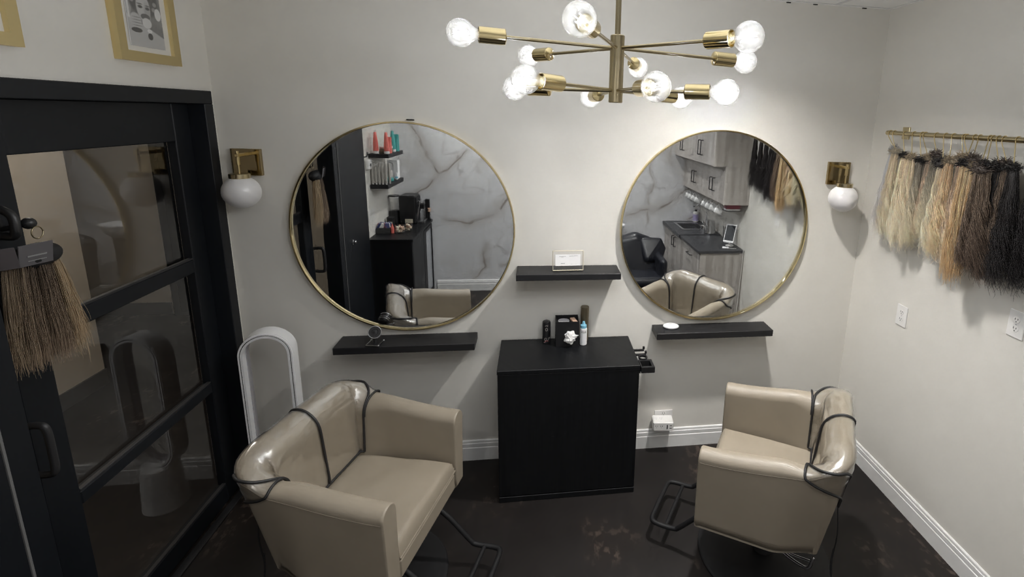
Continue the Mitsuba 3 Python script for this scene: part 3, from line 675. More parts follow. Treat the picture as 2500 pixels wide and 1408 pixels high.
def cross(s, grow=0.0, thick=1.0, outer_bottom=None, inner_bottom=None):
    """Cross-section of the U at s: (offset outward, height) from outer bottom over the top to inner bottom."""
    zt, back = ztop(s) + grow, sm(0.62, 0.40, abs(s))
    h = HT * thick + grow
    ob, ib = (ZBOT if outer_bottom is None else outer_bottom), (ZBOT if inner_bottom is None else inner_bottom)
    lean_o = lambda z: (0.020 + 0.080 * back) * np.clip((zt - z) / (zt - ZBOT), 0, 1) - 0.014 * back
    lean_i = lambda z: 0.022 * back * np.clip((zt - 0.12 - z) / 0.25, 0, 1)
    zz = np.linspace(ob, zt - h, 9)
    out = [(h - lean_o(z), z) for z in zz]
    slope = 0.075 * back                       # the back's top falls towards the seat
    out += [((h + 0.012 * back) * math.cos(a) - 0.006 * back, zt - h + h * math.sin(a) - slope * (a / math.pi) ** 1.2) for a in np.linspace(0, math.pi, 13)[1:-1]]
    out += [(-h - 0.018 * back - lean_i(z), z) for z in np.linspace(zt - h - slope, ib, 8)]
    return np.array(out)


def chair_u_mesh():
    rows = []
    ks = list(range(len(CP)))
    for k in ks:
        c = cross(CS[k], thick=1.0)
        rows.append(np.c_[CP[k] + CN[k] * c[:, :1], c[:, 1]])
    def end(row, k, sgn_):
        cen = np.array([row[:, 0].mean(), row[0, 1], row[:, 2].mean()]); out = []
        for t, g in ((0.004, 0.985), (0.008, 0.95), (0.010, 0.90)):
            q = row.copy(); q[:, [0, 2]] = cen[[0, 2]] + (q[:, [0, 2]] - cen[[0, 2]]) * np.array([1 - (1 - g) * 1.2, 1 - (1 - g) * 0.35]); q[:, 1] += t; out.append(q)
        return out
    a, b = end(rows[0], 0, 1), end(rows[-1], -1, 1)
    rows = a[::-1] + rows + b
    rows = np.array(rows); n, m = rows.shape[:2]
    v = rows.reshape(-1, 3); f = grid_faces(n, m, True)
    caps = []
    for base in (0, (n - 1) * m):
        poly = v[base:base + m]; c = len(v); v = np.vstack([v, poly.mean(0)])
        k = np.arange(m); tri = np.stack([np.full(m, c), base + (k + 1) % m, base + k], 1); caps.append(tri if base == 0 else tri[:, ::-1])
    msh = trimesh.Trimesh(v, np.vstack([f] + caps), process=False)
    if msh.volume < 0: msh.invert()
    return msh


def cushion_mesh():
    nx, ny = 56, 56
    u, v = np.meshgrid(np.linspace(-1, 1, nx), np.linspace(-1, 1, ny), indexing='ij')
    edge = np.clip(np.minimum(1 - np.abs(u), 1 - np.abs(v)) / 0.12, 0, 1); z = 0.455 + 0.040 * np.sqrt(1 - (1 - edge) ** 2) + 0.010 * (1 - u ** 2) * (1 - v ** 2)
    X, Y = u * 0.264, 0.040 + v * 0.257
    fold = (meshkit.fbm(np.stack([X * 3.0 + Y * 4.5, Y * 0.8 - X * 1.8, X * 0 + 1], -1), 2, 3) - 0.5) * 0.030 * np.clip(edge, 0, 1)
    z = z + fold
    P = np.stack([X, Y, z], -1).reshape(-1, 3)
    rim = [i * ny for i in range(nx)] + [(nx - 1) * ny + j for j in range(1, ny)] + [i * ny + ny - 1 for i in range(nx - 2, -1, -1)] + [j for j in range(ny - 2, 0, -1)]
    low = P[rim].copy(); low[:, 2] = 0.432
    V = np.vstack([P, low]); k = np.arange(len(rim)); k2 = (k + 1) % len(rim); r = np.array(rim)
    f = np.vstack([grid_faces(nx, ny), np.stack([r[k], len(P) + k, len(P) + k2], 1), np.stack([r[k], len(P) + k2, r[k2]], 1)])
    m = trimesh.Trimesh(V, f, process=False); m.fix_normals(); return m


def pipe_a(side): return side * (0.475 - 0.185 * sm(0.58, 0.10, np.linspace(0, 1, 28)))
def pipe_b(side):
    w = np.linspace(0, 1, 28)
    return side * (0.48 - 0.17 * sm(0.36, 0.0, w) + 0.012 * np.exp(-((w - 0.42) / 0.16) ** 2))
def film_ob(s): return 0.50 + 0.10 * sm(0.12, 0.30, abs(s))


def on_rim(ss, grow=0.008):
    return np.array([over(s_, film_ob(s_), 0.515, grow)[i] for i, s_ in enumerate(ss)])


def film_mesh(seed):
    nb, R = 61, []
    edge = pipe_b(1.0)
    for a_ in np.linspace(-1, 1, nb): R.append(on_rim(a_ * edge, 0.006))
    R = np.array(R)
    R = np.stack([np.stack([np.interp(np.linspace(0, 27, 60), np.arange(28), R[i, :, c]) for c in range(3)], -1) for i in range(nb)])
    ii, jj = np.meshgrid(np.arange(nb) * 1.0, np.arange(60) * 1.0, indexing='ij'); ii = np.abs(ii - nb // 2)
    q = np.stack([ii * 0.07 + jj * 0.04, jj * 0.20 - ii * 0.09, np.zeros((nb, 60))], -1)
    w = np.abs(meshkit.fbm(q + seed, 2, seed) - 0.5) * 2
    nrm = np.cross(np.gradient(R, axis=0), np.gradient(R, axis=1)); nrm /= np.linalg.norm(nrm, axis=-1, keepdims=True) + 1e-9
    nrm *= np.sign(((R - np.array([0, -0.27, 0.62])) * nrm).sum(-1).mean())
    R = R + nrm * (0.007 * w)[..., None]
    return trimesh.Trimesh(R.reshape(-1, 3), grid_faces(nb, 60), process=False)


def over(s, ob, ib, grow=0.008):
    p = np.array([np.interp(s, CS, CP[:, 0]), np.interp(s, CS, CP[:, 1])]); n = np.array([np.interp(s, CS, CN[:, 0]), np.interp(s, CS, CN[:, 1])]); n /= np.linalg.norm(n)
    c = cross(s, grow=grow, outer_bottom=ob, inner_bottom=ib)
    return np.c_[p + n * c[:, :1], c[:, 1]]


U_MESH, CUSH, FILM = chair_u_mesh(), cushion_mesh(), film_mesh(3)


def styling_chair(x, y, ang, label, cover_label):
    M = rotz(ang - math.pi / 2, (x, y, 0)); C = thing('styling_chair', label, 'chair')
    mv = lambda m: move(m, M)
    obj('shell', mv(U_MESH), 'leather', C, smooth=50)
    obj('seat_cushion', mv(CUSH), 'leather', C, smooth=60)
    obj('seat_base', mv(box(-0.2665, 0.2665, -0.215, 0.298, ZBOT, 0.4315, 0.012)), 'leather', C)
    seam = np.array([np.r_[CP[k] + CN[k] * (cross(CS[k])[8, 0] + 0.0008), cross(CS[k])[8, 1]] for k in range(len(CP))])
    obj('seam', mv(tube(seam, 0.0016, 6)), 'leather_seam', C, smooth=True)
    obj('cushion_welt', mv(tube([(-0.262, 0.299, 0.440), (0.262, 0.299, 0.440)], 0.004, 8)), 'leather_seam', C, smooth=True)
    obj('under_plate', mv(box(-0.20, 0.20, -0.17, 0.25, 0.315, ZBOT - 0.0005, 0.004)), 'black_satin', C)
    obj('pump_column', mv(closed_lathe([(0.055, 0.022), (0.050, 0.06), (0.036, 0.07), (0.036, 0.20), (0.024, 0.21), (0.024, 0.315)], 32)), 'dark_metal', C, smooth=40)
    obj('base_disc', mv(closed_lathe([(0.330, 0.0), (0.335, 0.004), (0.335, 0.012), (0.322, 0.022), (0.06, 0.030)], 64)), 'black_satin', C, smooth=40)
    obj('pump_lever', mv(tube(spline([(-0.03, -0.03, 0.14), (-0.10, -0.10, 0.13), (-0.19, -0.21, 0.17), (-0.205, -0.235, 0.25)], 8), 0.008, 10)), 'chrome', C, smooth=True)
    obj('lock_lever', mv(tube(spline([(-0.02, -0.045, 0.10), (-0.05, -0.13, 0.09), (-0.08, -0.24, 0.11)], 8), 0.007, 10)), 'chrome', C, smooth=True)
    r = 0.0125
    fr_ = spline([(-0.17, 0.20, 0.325), (-0.17, 0.30, 0.25), (-0.17, 0.405, 0.135), (-0.17, 0.44, 0.112), (-0.17, 0.53, 0.108), (-0.150, 0.565, 0.108), (-0.07, 0.57, 0.108), (0.07, 0.57, 0.108), (0.150, 0.565, 0.108), (0.17, 0.53, 0.108), (0.17, 0.44, 0.112), (0.17, 0.405, 0.135), (0.17, 0.30, 0.25), (0.17, 0.20, 0.325)], 6)
    ftr = obj('footrest', mv(tube(fr_, r, 12)), 'black_satin', C, smooth=True)
    obj('crossbar', mv(rod((-0.17, 0.482, 0.109), (0.17, 0.482, 0.109), r * 0.85, 12)), 'black_satin', ftr, smooth=40)
    # clear vinyl cover: a thing of its own, hung over the back
    V = thing('chair_back_cover', cover_label, 'chair cover')
    obj('film', mv(FILM), 'film', V, smooth=True)
    obj('piping', mv(tube(on_rim(np.zeros(28)), 0.0058, 8)), 'piping', V, smooth=True)
    for s in (-1, 1):
        a, b = on_rim(pipe_a(s)), on_rim(pipe_b(s))
        obj('piping', mv(tube(spline(a, 3), 0.0058, 8)), 'piping', V, smooth=True)
        obj('piping', mv(tube(spline(b[:21], 3), 0.0054, 8)), 'piping', V, smooth=True)
        t0 = a[0]; w = np.array([s * 0.02, -0.012, 0])
        obj('tie_cord', mv(tube(spline([t0, t0 + w + (0, 0, -0.13), t0 + w * 0.6 + (0, 0, -0.27), t0 + w * 1.2 + (0, 0, -0.36), t0 + w * 0.3 + (s * 0.012, 0, -0.30), t0 + w * 0.5 + (0, 0, -0.22)], 8), 0.003, 6)), 'piping', V, smooth=True)
    obj('piping', mv(tube(np.array([on_rim(np.full(28, s_))[-1] for s_ in np.linspace(-0.475, 0.475, 40)]), 0.0058, 8)), 'piping', V, smooth=True)
    obj('piping', mv(tube(np.array([on_rim(np.full(28, s_))[0] for s_ in np.linspace(-0.30, 0.30, 40)]), 0.0054, 8)), 'piping', V, smooth=True)


styling_chair(-0.754, 2.146, -0.265, 'taupe leather styling chair at left in front of the glass door', 'clear vinyl cover with black piping over the left chair back')
styling_chair(1.182, 2.089, 2.588, 'taupe leather styling chair at right near the hanging hair', 'clear vinyl cover with black piping over the right chair back')


# ================================================================== framed pictures on the left wall
def picture(y0, y1, z0, z1, label, art):
    P = thing('picture_frame', label, 'picture'); fr = 0.040
    man = m3d.Manifold.cube((0.028, y1 - y0, z1 - z0)) - m3d.Manifold.cube((0.05, y1 - y0 - 2 * fr, z1 - z0 - 2 * fr)).translate((0.010, fr, fr))
    m = tm(man); m.apply_translation((XL + 0.0005, y0, z0)); obj('gold_frame', m, 'gold', P)
    obj('mat_board', box(XL + 0.0108, XL + 0.013, y0 + fr + 0.0005, y1 - fr - 0.0005, z0 + fr + 0.0005, z1 - fr - 0.0005), 'mat_board', P)
    a, b, c, d = y0 + 0.076, y1 - 0.076, z0 + 0.062, z1 - 0.085
    if art:
        k = obj('print', trimesh.Trimesh(np.array([[XL + 0.0150, a, c], [XL + 0.0150, b, c], [XL + 0.0150, b, d], [XL + 0.0150, a, d]]), np.array([[0, 1, 2], [0, 2, 3]]), process=False), 'portrait', P, uv=np.array([[0, 0], [1, 0], [1, 1.25], [0, 1.25]]))
        obj('caption', cat([text_on('my boyfriend', 0.0095, (XL + 0.0152, (a + b) / 2 + 0.015, c + 0.232), (0, 1, 0), (0, 0, 1), 0.0003, True), text_on("that can't", 0.0095, (XL + 0.0152, (a + b) / 2 + 0.02, c + 0.250), (0, 1, 0), (0, 0, 1), 0.0003, True)]), 'ink_grey', P)
    else:
        obj('print', box(XL + 0.013, XL + 0.0150, a, b, c, d), 'ink', P)
    obj('glass', (np.array([[XL + 0.020, y0 + fr, z0 + fr], [XL + 0.020, y1 - fr, z0 + fr], [XL + 0.020, y1 - fr, z1 - fr], [XL + 0.020, y0 + fr, z1 - fr]]), np.array([[0, 1, 2, 3]])), 'clear_glass', P)


picture(2.392, 2.748, 2.366, 2.862, 'gold framed black and white print of a woman in curlers drinking coffee', True)
picture(1.635, 1.993, 2.362, 2.860, 'gold framed picture cut off at the left edge above the door', False)

# ================================================================== hair swatches on the door stile
hk = thing('door_hook', 'black double hook on the door stile holding the brown hair swatches', 'hook')
HX, HY = -1.71, 1.872
obj('plate', box(HX, HX + 0.008, HY - 0.017, HY + 0.017, 1.765, 1.865, 0.003), 'black_plastic', hk)
obj('prong', tube(spline([(HX + 0.006, HY, 1.855), (HX + 0.03, HY, 1.85), (HX + 0.052, HY, 1.83), (HX + 0.056, HY - 0.002, 1.79), (HX + 0.045, HY, 1.765), (HX + 0.008, HY, 1.765)], 8), 0.013, 14), 'black_plastic', hk, smooth=True)
obj('knob', trimesh.creation.icosphere(3, 0.019).apply_translation((HX + 0.062, HY + 0.036, 1.800)), 'black_plastic', hk, smooth=True)
obj('prong', rod((HX + 0.008, HY + 0.01, 1.785), (HX + 0.058, HY + 0.033, 1.799), 0.008, 12), 'black_plastic', hk, smooth=40)
sw = thing('hair_swatches', 'bunch of brown to blonde hair swatches with grey tag hanging on the door', 'hair extensions')
obj('ring', tube([(HX + 0.078 + 0.0, HY + 0.040 + 0.020 * math.cos(a), 1.768 + 0.020 * math.sin(a)) for a in np.linspace(0, 2 * math.pi, 26)], 0.0018, 8), 'brass', sw, smooth=True)
S0 = np.array((HX + 0.085, 1.855, 1.70))
obj('black_band', move(trimesh.creation.icosphere(3, 1.0).apply_scale((0.040, 0.082, 0.042)), t=S0 + (0.0, 0.030, -0.004)), 'black_satin', sw, smooth=True)
tg = obj('tag', move(box(-0.046, 0.046, -0.036, 0.036, 0, 0.004, 0.001), frame((0.25, 0.968, 0), (0.18, -0.05, 0.982), np.cross((0.25, 0.968, 0), (0.18, -0.05, 0.982)), S0 + (0.034, -0.012, 0.014))), 'tag_grey', sw)
tgM = frame((0.25, 0.968, 0), (0.18, -0.05, 0.982), np.cross((0.25, 0.968, 0), (0.18, -0.05, 0.982)), S0 + (0.0355, -0.011, 0.014))
for y, w_, h_ in ((-0.003, 0.026, 0.005), (-0.019, 0.025, 0.0025)):
    obj('tag_line', move(box(-w_, w_, y - h_ / 2, y + h_ / 2, 0.004, 0.0046), tgM), 'tag_text', tg)
obj('tag', move(box(-0.030, 0.030, -0.036, 0.036, 0, 0.004, 0.001), frame((0.62, 0.785, 0), (0.10, -0.20, 0.975), np.cross((0.62, 0.785, 0), (0.10, -0.20, 0.975)), S0 + (0.010, -0.088, 0.016))), 'tag_dark', sw)
hair_lock(sw, S0 + (0, 0.015, -0.02), (0.028, 0.062, 0.012), S0 + (0.01, 0.005, -0.345), (0.045, 0.105, 0.0), 900, (0.004, 1.5), ((0.11, 0.078, 0.055), (0.33, 0.245, 0.175)), 21, 0.0009, 12, ragged=0.016)
hair_lock(sw, S0 + (0.012, 0.055, -0.03), (0.020, 0.030, 0.010), S0 + (0.022, 0.075, -0.33), (0.035, 0.060, 0.0), 480, (0.004, 1.5), ((0.48, 0.37, 0.24), (0.54, 0.42, 0.28)), 22, 0.0009, 12, ragged=0.03)
hair_lock(sw, S0 + (-0.005, -0.045, -0.02), (0.020, 0.030, 0.010), S0 + (0.0, -0.075, -0.35), (0.03, 0.05, 0.0), 300, (0.004, 1.5), ((0.20, 0.15, 0.10), (0.38, 0.29, 0.20)), 23, 0.0009, 12, ragged=0.016)

# ================================================================== brass rod with hair
RX, RZ = 2.058, 2.173
rd = thing('hanging_rod', 'brass rod on the right wall carrying the hair bundles', 'rod')
obj('bar', rod((RX, 1.30, RZ), (RX, 2.752, RZ), 0.0125, 24), 'brass', rd, smooth=40)
obj('end_cap', closed_lathe([(0.0128, 0), (0.0135, 0.002), (0.0135, 0.012), (0.010, 0.016)], 24, (RX, 2.750, RZ), (0, 1, 0)), 'brass', rd, smooth=40)
for y in (2.70, 1.34):
    obj('bracket', cat([box(XR - 0.010, XR - 0.0005, y - 0.028, y + 0.028, RZ - 0.034, RZ + 0.036, 0.002), box(RX, XR - 0.009, y - 0.011, y + 0.011, RZ - 0.011, RZ + 0.011, 0.002)]), 'brass', rd)
PLAT, BLON, ASHB, SILV = ((0.88, 0.74, 0.54), (0.99, 0.88, 0.70)), ((0.80, 0.62, 0.41), (0.97, 0.82, 0.60)), ((0.54, 0.42, 0.32), (0.92, 0.77, 0.59)), ((0.62, 0.62, 0.63), (0.80, 0.77, 0.74))
GOLD, BROW, BLAK, ROOT = ((0.84, 0.68, 0.44), (0.82, 0.63, 0.39)), ((0.26, 0.19, 0.135), (0.15, 0.105, 0.08)), ((0.030, 0.025, 0.024), (0.022, 0.019, 0.020)), ((0.20, 0.17, 0.14), (0.95, 0.87, 0.68))
TB, TD, TT = (0.020, 0.018, 0.018), (0.09, 0.07, 0.06), (0.38, 0.31, 0.22)
BUN = [  # y on rod, bottom z, colours, curl (amp, turns), tie colour, x, width at the tip, label
    (2.733, 1.645, SILV, (0.010, 3), (0.4, 0.4, 0.4), 2.07, 0.060, 'silver grey wispy hair bundle at the corner end of the brass rod'),
    (2.698, 1.615, PLAT, (0.016, 4), (0.5, 0.45, 0.35), 2.05, 0.060, 'platinum wavy hair bundle second from the corner end of the rod'),
    (2.610, 1.590, PLAT, (0.012, 3), TB, 2.04, 0.075, 'platinum hair bundle with small black clip, third from the corner end'),
    (2.540, 1.585, PLAT, (0.014, 4), TT, 2.03, 0.065, 'pale blonde hair bundle with curly ends, fourth from the corner end'),
    (2.480, 1.600, ROOT, (0.016, 4.5), TB, 2.04, 0.060, 'blonde hair bundle with dark roots and black tie, fifth from the corner end'),
    (2.458, 1.660, ASHB, (0.018, 5), TT, 2.06, 0.060, 'ash blonde curly hair bundle with fluffy beige tie, sixth on the rod'),
    (2.380, 1.665, ROOT, (0.020, 5), TD, 2.04, 0.065, 'beige blonde curly hair bundle with grey brown tie, seventh on the rod'),
    (2.318, 1.610, PLAT, (0.014, 4.5), TB, 2.03, 0.060, 'pale blonde wavy hair bundle under a wide black tie, eighth on the rod'),
    (2.268, 1.595, BLON, (0.018, 4), TT, 2.02, 0.065, 'blonde wavy hair bundle with straw coloured tie, ninth on the rod'),
    (2.203, 1.590, ASHB, (0.016, 3.5), TT, 2.03, 0.060, 'ash blonde hair bundle with flicked up ends, tenth on the rod'),
    (2.189, 1.580, BLON, (0.014, 3), TB, 2.05, 0.060, 'blonde hair bundle with black tie just before the golden hair'),
    (2.142, 1.515, GOLD, (0.008, 2), TB, 1.99, 0.070, 'long golden blonde straight hair bundle, the longest on the rod'),
    (2.114, 1.520, GOLD, (0.008, 2), TD, 2.00, 0.070, 'long honey coloured hair bundle beside the brown hair'),
    (2.059, 1.610, BROW, (0.017, 3.5), TD, 1.995, 0.070, 'brown wavy hair bundle under a big grey brown fluffy tie'),
    (2.042, 1.590, BROW, (0.017, 3.5), TB, 2.005, 0.065, 'dark brown hair bundle behind the fluffy tie'),
    (2.014, 1.570, BLAK, (0.015, 3.5), TB, 2.045, 0.060, 'black hair bundle with large black tie'),
    (1.985, 1.560, BROW, (0.017, 3.5), TD, 2.05, 0.070, 'dark brown hair bundle on the last visible hook of the rod'),
    (1.920, 1.565, BLAK, (0.015, 3.5), TB, 2.02, 0.085, 'black wavy hair bundle at the right edge of the photo'),
    (1.830, 1.575, BLAK, (0.015, 3.5), TB, 2.03, 0.085, 'black hair bundle partly cut off by the right photo edge'),
    (1.720, 1.590, BLAK, (0.018, 4), TB, 2.03, 0.085, 'black hair bundle seen in the right mirror, third from the near end'),
    (1.600, 1.600, BLAK, (0.018, 4), TB, 2.03, 0.085, 'black hair bundle seen in the right mirror, second from the near end'),
    (1.480, 1.610, BLAK, (0.018, 4), TB, 2.03, 0.085, 'black hair bundle seen in the right mirror, at the near end of the rod')]
for i, (y, zb, cols, curl, tie, x, wd, lab) in enumerate(BUN):
    b = thing('hair_bundle', lab, 'hair extensions', 'hair bundles hanging on the brass rod')
    yk = y; y = y - 0.038; zt = 2.075 - 0.012 * (i % 3) - (0.03 if i in (3, 4, 7, 13, 15) else 0)
    hook = [(RX + 0.0145 * math.cos(a), yk, RZ + 0.0145 * math.sin(a)) for a in np.linspace(math.radians(-20), math.radians(200), 12)] + [(RX - 0.016, yk - 0.006, RZ - 0.020), (x, y, zt + 0.012)]
    obj('hook', tube(spline(hook, 3), 0.0021, 6), 'brass_bright', b, smooth=True)
    # tie: short fuzzy fibres around the knot
    g = np.random.default_rng(300 + i); n = 240; big = 1.6 if i in (13, 15, 7) else 1.0
    d = g.normal(size=(n, 3)); d /= np.linalg.norm(d, axis=1, keepdims=True)
    d[:, 2] += 0.25; root = np.array((x, y, zt)) + d * np.array((0.010, 0.020, 0.010)) * big; tip = np.array((x, y, zt)) + d * np.array((0.022, 0.036, 0.022)) * big * (0.45 + 0.75 * g.random((n, 1))) + g.normal(size=(n, 3)) * 0.007
    m, c = strands(root, tip, 6, 0.0017, np.full(n, 0.006), np.full(n, 1.0), g.random(n) * 6, 0.0, np.array(tie) * 0.8, tie, 400 + i)
    knot = trimesh.creation.icosphere(2, 1.0).apply_scale(np.array((0.014, 0.026, 0.014)) * big).apply_translation((x, y, zt))
    obj('tie', cat([m, knot]), 'hair', b, smooth=True, color=np.vstack([c, np.tile(np.array(tie) * 0.7, (len(knot.vertices), 1))]), kind='stuff')
    yo = 0.018 if i == 0 else (-0.02 if i >= 13 else 0.0)
    hair_lock(b, (x, y, zt - 0.008), (0.015, 0.024, 0.010), (min(x, 2.045) + 0.002, y + yo, zb + 0.01), (0.042, wd * (0.72 if i < 13 else 0.95), 0.0), 420 if i < 19 else 240, curl, cols, 40 + i * 3, 0.0011, 27, ragged=0.030)

# ================================================================== left wall: shelves, thermostat, counter (seen in the left mirror)
ch_ = obj('coat_hook', tube(spline([(XL + 0.024, 0.83, 1.80), (XL + 0.03, 0.83, 1.76), (XL + 0.045, 0.80, 1.745), (XL + 0.06, 0.775, 1.755), (XL + 0.062, 0.765, 1.79)], 8), 0.006, 10), 'black_plastic', None, label='small black coat hook on the door casing beside the product shelves', cat='hook', smooth=True)
tm_ = thing('thermostat', 'white thermostat on the wall beside the product shelves', 'thermostat')
obj('case', box(XL + 0.0005, XL + 0.035, 0.555, 0.665, 1.605, 1.705, 0.008), 'white_plastic', tm_)
obj('display', box(XL + 0.035, XL + 0.036, 0.585, 0.615, 1.635, 1.665), 'slot', tm_)
obj('product_shelf', box(XL + 0.0005, XL + 0.195, -0.02, 0.55, 1.715, 1.755, 0.002), 'shelf_wood', None, label='upper black product shelf holding coral and teal tubes', cat='shelf')
obj('product_shelf', box(XL + 0.0005, XL + 0.175, -0.07, 0.55, 1.402, 1.445, 0.002), 'shelf_wood', None, label='lower black product shelf holding silver colour tubes', cat='shelf')


def squeeze_tube(x, y, z, h, r, mat, label, group, cap=True, face=0.0):
    t = thing('squeeze_tube', label, 'tube', group); n = 20; rows = []
    zz = np.linspace(0.028 if cap else 0.0, h, 12)
    for zc_ in zz:
        f = (zc_ - zz[0]) / (h - zz[0]); a = np.arange(n) * 2 * np.pi / n
        rows.append(np.stack([x + r * (1 - 0.62 * f ** 1.8 if cap else 1 + 0.05 * f) * np.cos(a), y + r * (1 + 0.05 * f if cap else 1 - 0.85 * f ** 1.5) * np.sin(a), np.full(n, z + zc_)], 1))
    v = np.array(rows).reshape(-1, 3); c0, c1 = len(v), len(v) + 1; v = np.vstack([v, rows[0].mean(0), rows[-1].mean(0)]); k = np.arange(n); l = 11 * n
    f = np.vstack([grid_faces(12, n, True), np.stack([np.full(n, c0), (k + 1) % n, k], 1), np.stack([np.full(n, c1), l + k, l + (k + 1) % n], 1)])
    m = trimesh.Trimesh(v, f, process=False); m.fix_normals()
    obj('body', m, mat, t, smooth=50)
    if cap: obj('cap', cyl((x, y, z), r * 0.98, 0.030, 20, 0.002), 'white_plastic', t, smooth=40)


P1 = 1.755
squeeze_tube(-1.590, 0.500, P1, 0.215, 0.026, 'coral', 'tall coral tube with white cap nearest the wall on the upper shelf', 'coral tubes')
squeeze_tube(-1.487, 0.500, P1, 0.215, 0.026, 'coral', 'tall coral tube with white cap at the front of the upper shelf', 'coral tubes')
squeeze_tube(-1.495, 0.405, P1, 0.165, 0.033, 'coral', 'short wide coral tube on the upper shelf', 'coral tubes', False)
squeeze_tube(-1.500, 0.215, P1, 0.220, 0.028, 'teal', 'tall teal tube with white cap on the upper shelf', 'teal tubes')
squeeze_tube(-1.490, 0.120, P1, 0.180, 0.030, 'teal', 'shorter teal tube at the far end of the upper shelf', 'teal tubes', False)
for x, y, lab in ((-1.545, 0.425, 'khaki jar with white lid between the coral tubes'), (-1.515, 0.300, 'khaki jar with white lid beside the teal tubes')):
    j = thing('jar', lab, 'jar', 'khaki jars'); obj('body', cyl((x, y, P1), 0.034, 0.045, 28, 0.003), 'khaki', j, smooth=40); obj('lid', cyl((x, y, P1 + 0.045), 0.034, 0.022, 28, 0.002), 'white_plastic', j, smooth=40)
P2 = 1.445
for i in range(10):
    row, c = divmod(i, 5); x = -1.632 + c * 0.032 + row * 0.014; y = 0.520 - row * 0.075; h = 0.17 + 0.025 * ((i * 7) % 3 == 0)
    t = thing('colour_tube', 'slim silver colour tube in the ' + ('front', 'back')[row] + ' row on the lower shelf, ' + ORD[c] + ' from the wall', 'tube', 'silver colour tubes on the lower shelf')
    obj('body', cyl((x, y, P2 + 0.012), 0.0125, h, 14, 0.001), 'silver_tube', t, smooth=40); obj('cap', cyl((x, y, P2), 0.009, 0.0125, 12), 'white_plastic', t, smooth=40)
bx_ = thing('product_box', 'white box with grey print at the far end of the lower shelf', 'box')
obj('carton', box(-1.615, -1.505, -0.03, 0.055, P2, P2 + 0.20, 0.002), 'paper', bx_)
obj('print', tube(spline([(-1.595, 0.0555, P2 + 0.18), (-1.565, 0.0555, P2 + 0.175), (-1.55, 0.0555, P2 + 0.15), (-1.555, 0.0555, P2 + 0.10), (-1.56, 0.0555, P2 + 0.06)], 6), 0.004, 6), 'ink_grey', bx_)
obj('teal_jar', cyl((-1.545, 0.24, P2), 0.042, 0.032, 28, 0.003), 'teal', None, label='low teal jar on the lower shelf in front of the white box', cat='jar', smooth=40)
obj('cardboard_box', box(-1.640, -1.545, 0.10, 0.185, P2, P2 + 0.095, 0.002), 'ash_edge', None, label='small grey box behind the teal jar on the lower shelf', cat='box')
wt = thing('mini_bottle', 'small white bottle with blue label before the white box', 'bottle')
obj('body', cyl((-1.505, 0.125, P2), 0.016, 0.075, 18, 0.002), 'white_gloss', wt, smooth=40); obj('label_band', cyl((-1.505, 0.125, P2 + 0.015), 0.0163, 0.02, 18), 'sky_blue', wt, smooth=40)
outlet((XL, 0.625, 1.135), (0, 1, 0), (0, 0, 1), 0.08, 0.124, 'white outlet left of its twin above the black counter')
outlet((XL, 0.520, 1.135), (0, 1, 0), (0, 0, 1), 0.08, 0.124, 'white outlet nearer the coffee machine above the black counter')

bc_ = thing('counter_cabinet', 'black counter cabinet in the corner carrying the coffee machine', 'cabinet')
obj('top', box(XL + 0.001, -1.222, YR + 0.0175, 0.742, 0.893, 0.918, 0.002), 'black_wood', bc_)
obj('side_panel', box(XL + 0.001, -1.236, 0.715, 0.735, 0, 0.8925, 0.002), 'black_wood', bc_)
obj('body', box(XL + 0.001, -1.250, 0.20, 0.7145, 0.0, 0.8925), 'black_wood', bc_)
obj('door', box(-1.2495, -1.233, 0.205, 0.712, 0.05, 0.888, 0.002), 'black_wood', bc_)
fg = thing('mini_fridge', 'under counter fridge with grey glass door below the coffee machine', 'fridge')
obj('body', box(XL + 0.02, -1.27, -0.28, 0.19, 0.0, 0.885, 0.004), 'black_satin', fg)
obj('door_frame', tm(m3d.Manifold.cube((0.035, 0.465, 0.82)) - m3d.Manifold.cube((0.1, 0.325, 0.74)).translate((0.02, 0.02, 0.04))).apply_translation((-1.269, -0.278, 0.05)), 'black_satin', fg)
obj('door_glass', box(-1.255, -1.245, -0.257, 0.066, 0.091, 0.829), 'fridge_glass', fg)
for z in (0.52, 0.66): obj('shelf_clip', box(-1.234, -1.228, 0.075, 0.095, z, z + 0.02, 0.002), 'steel', fg)
CZ = 0.918
es = thing('coffee_machine', 'tall black espresso machine on the black counter', 'coffee machine')
obj('body', box(-1.530, -1.350, -0.24, 0.0, CZ, CZ + 0.325, 0.012), 'black_plastic', es); obj('front_panel', box(-1.349, -1.340, -0.225, -0.015, CZ + 0.12, CZ + 0.30, 0.003), 'black_satin', es)
obj('spout', cat([box(-1.349, -1.275, -0.16, -0.09, CZ + 0.16, CZ + 0.22, 0.008)]), 'black_satin', es); obj('drip_tray', box(-1.349, -1.265, -0.21, -0.03, CZ, CZ + 0.03, 0.004), 'steel', es); obj('badge', box(-1.47, -1.385, 0.0002, 0.004, CZ + 0.012, CZ + 0.058, 0.001), 'cream', es)
obj('steam_wand', tube(spline([(-1.338, -0.02, CZ + 0.26), (-1.31, -0.015, CZ + 0.265), (-1.305, -0.012, CZ + 0.24), (-1.338, -0.012, CZ + 0.06)], 8), 0.005, 8), 'chrome', es, smooth=True)
gr_ = thing('coffee_grinder', 'coffee grinder with clear hopper and black lid next to the espresso machine', 'grinder')
obj('base', cyl((-1.592, -0.06, CZ), 0.054, 0.15, 32, 0.006), 'black_plastic', gr_, smooth=40); obj('hopper', lathe([(0.050, 0), (0.054, 0.01), (0.054, 0.16)], 32, (-1.592, -0.06, CZ + 0.15)), 'clear_glass', gr_, smooth=40); obj('lid', cyl((-1.592, -0.06, CZ + 0.31), 0.057, 0.015, 32, 0.004), 'black_plastic', gr_, smooth=40)
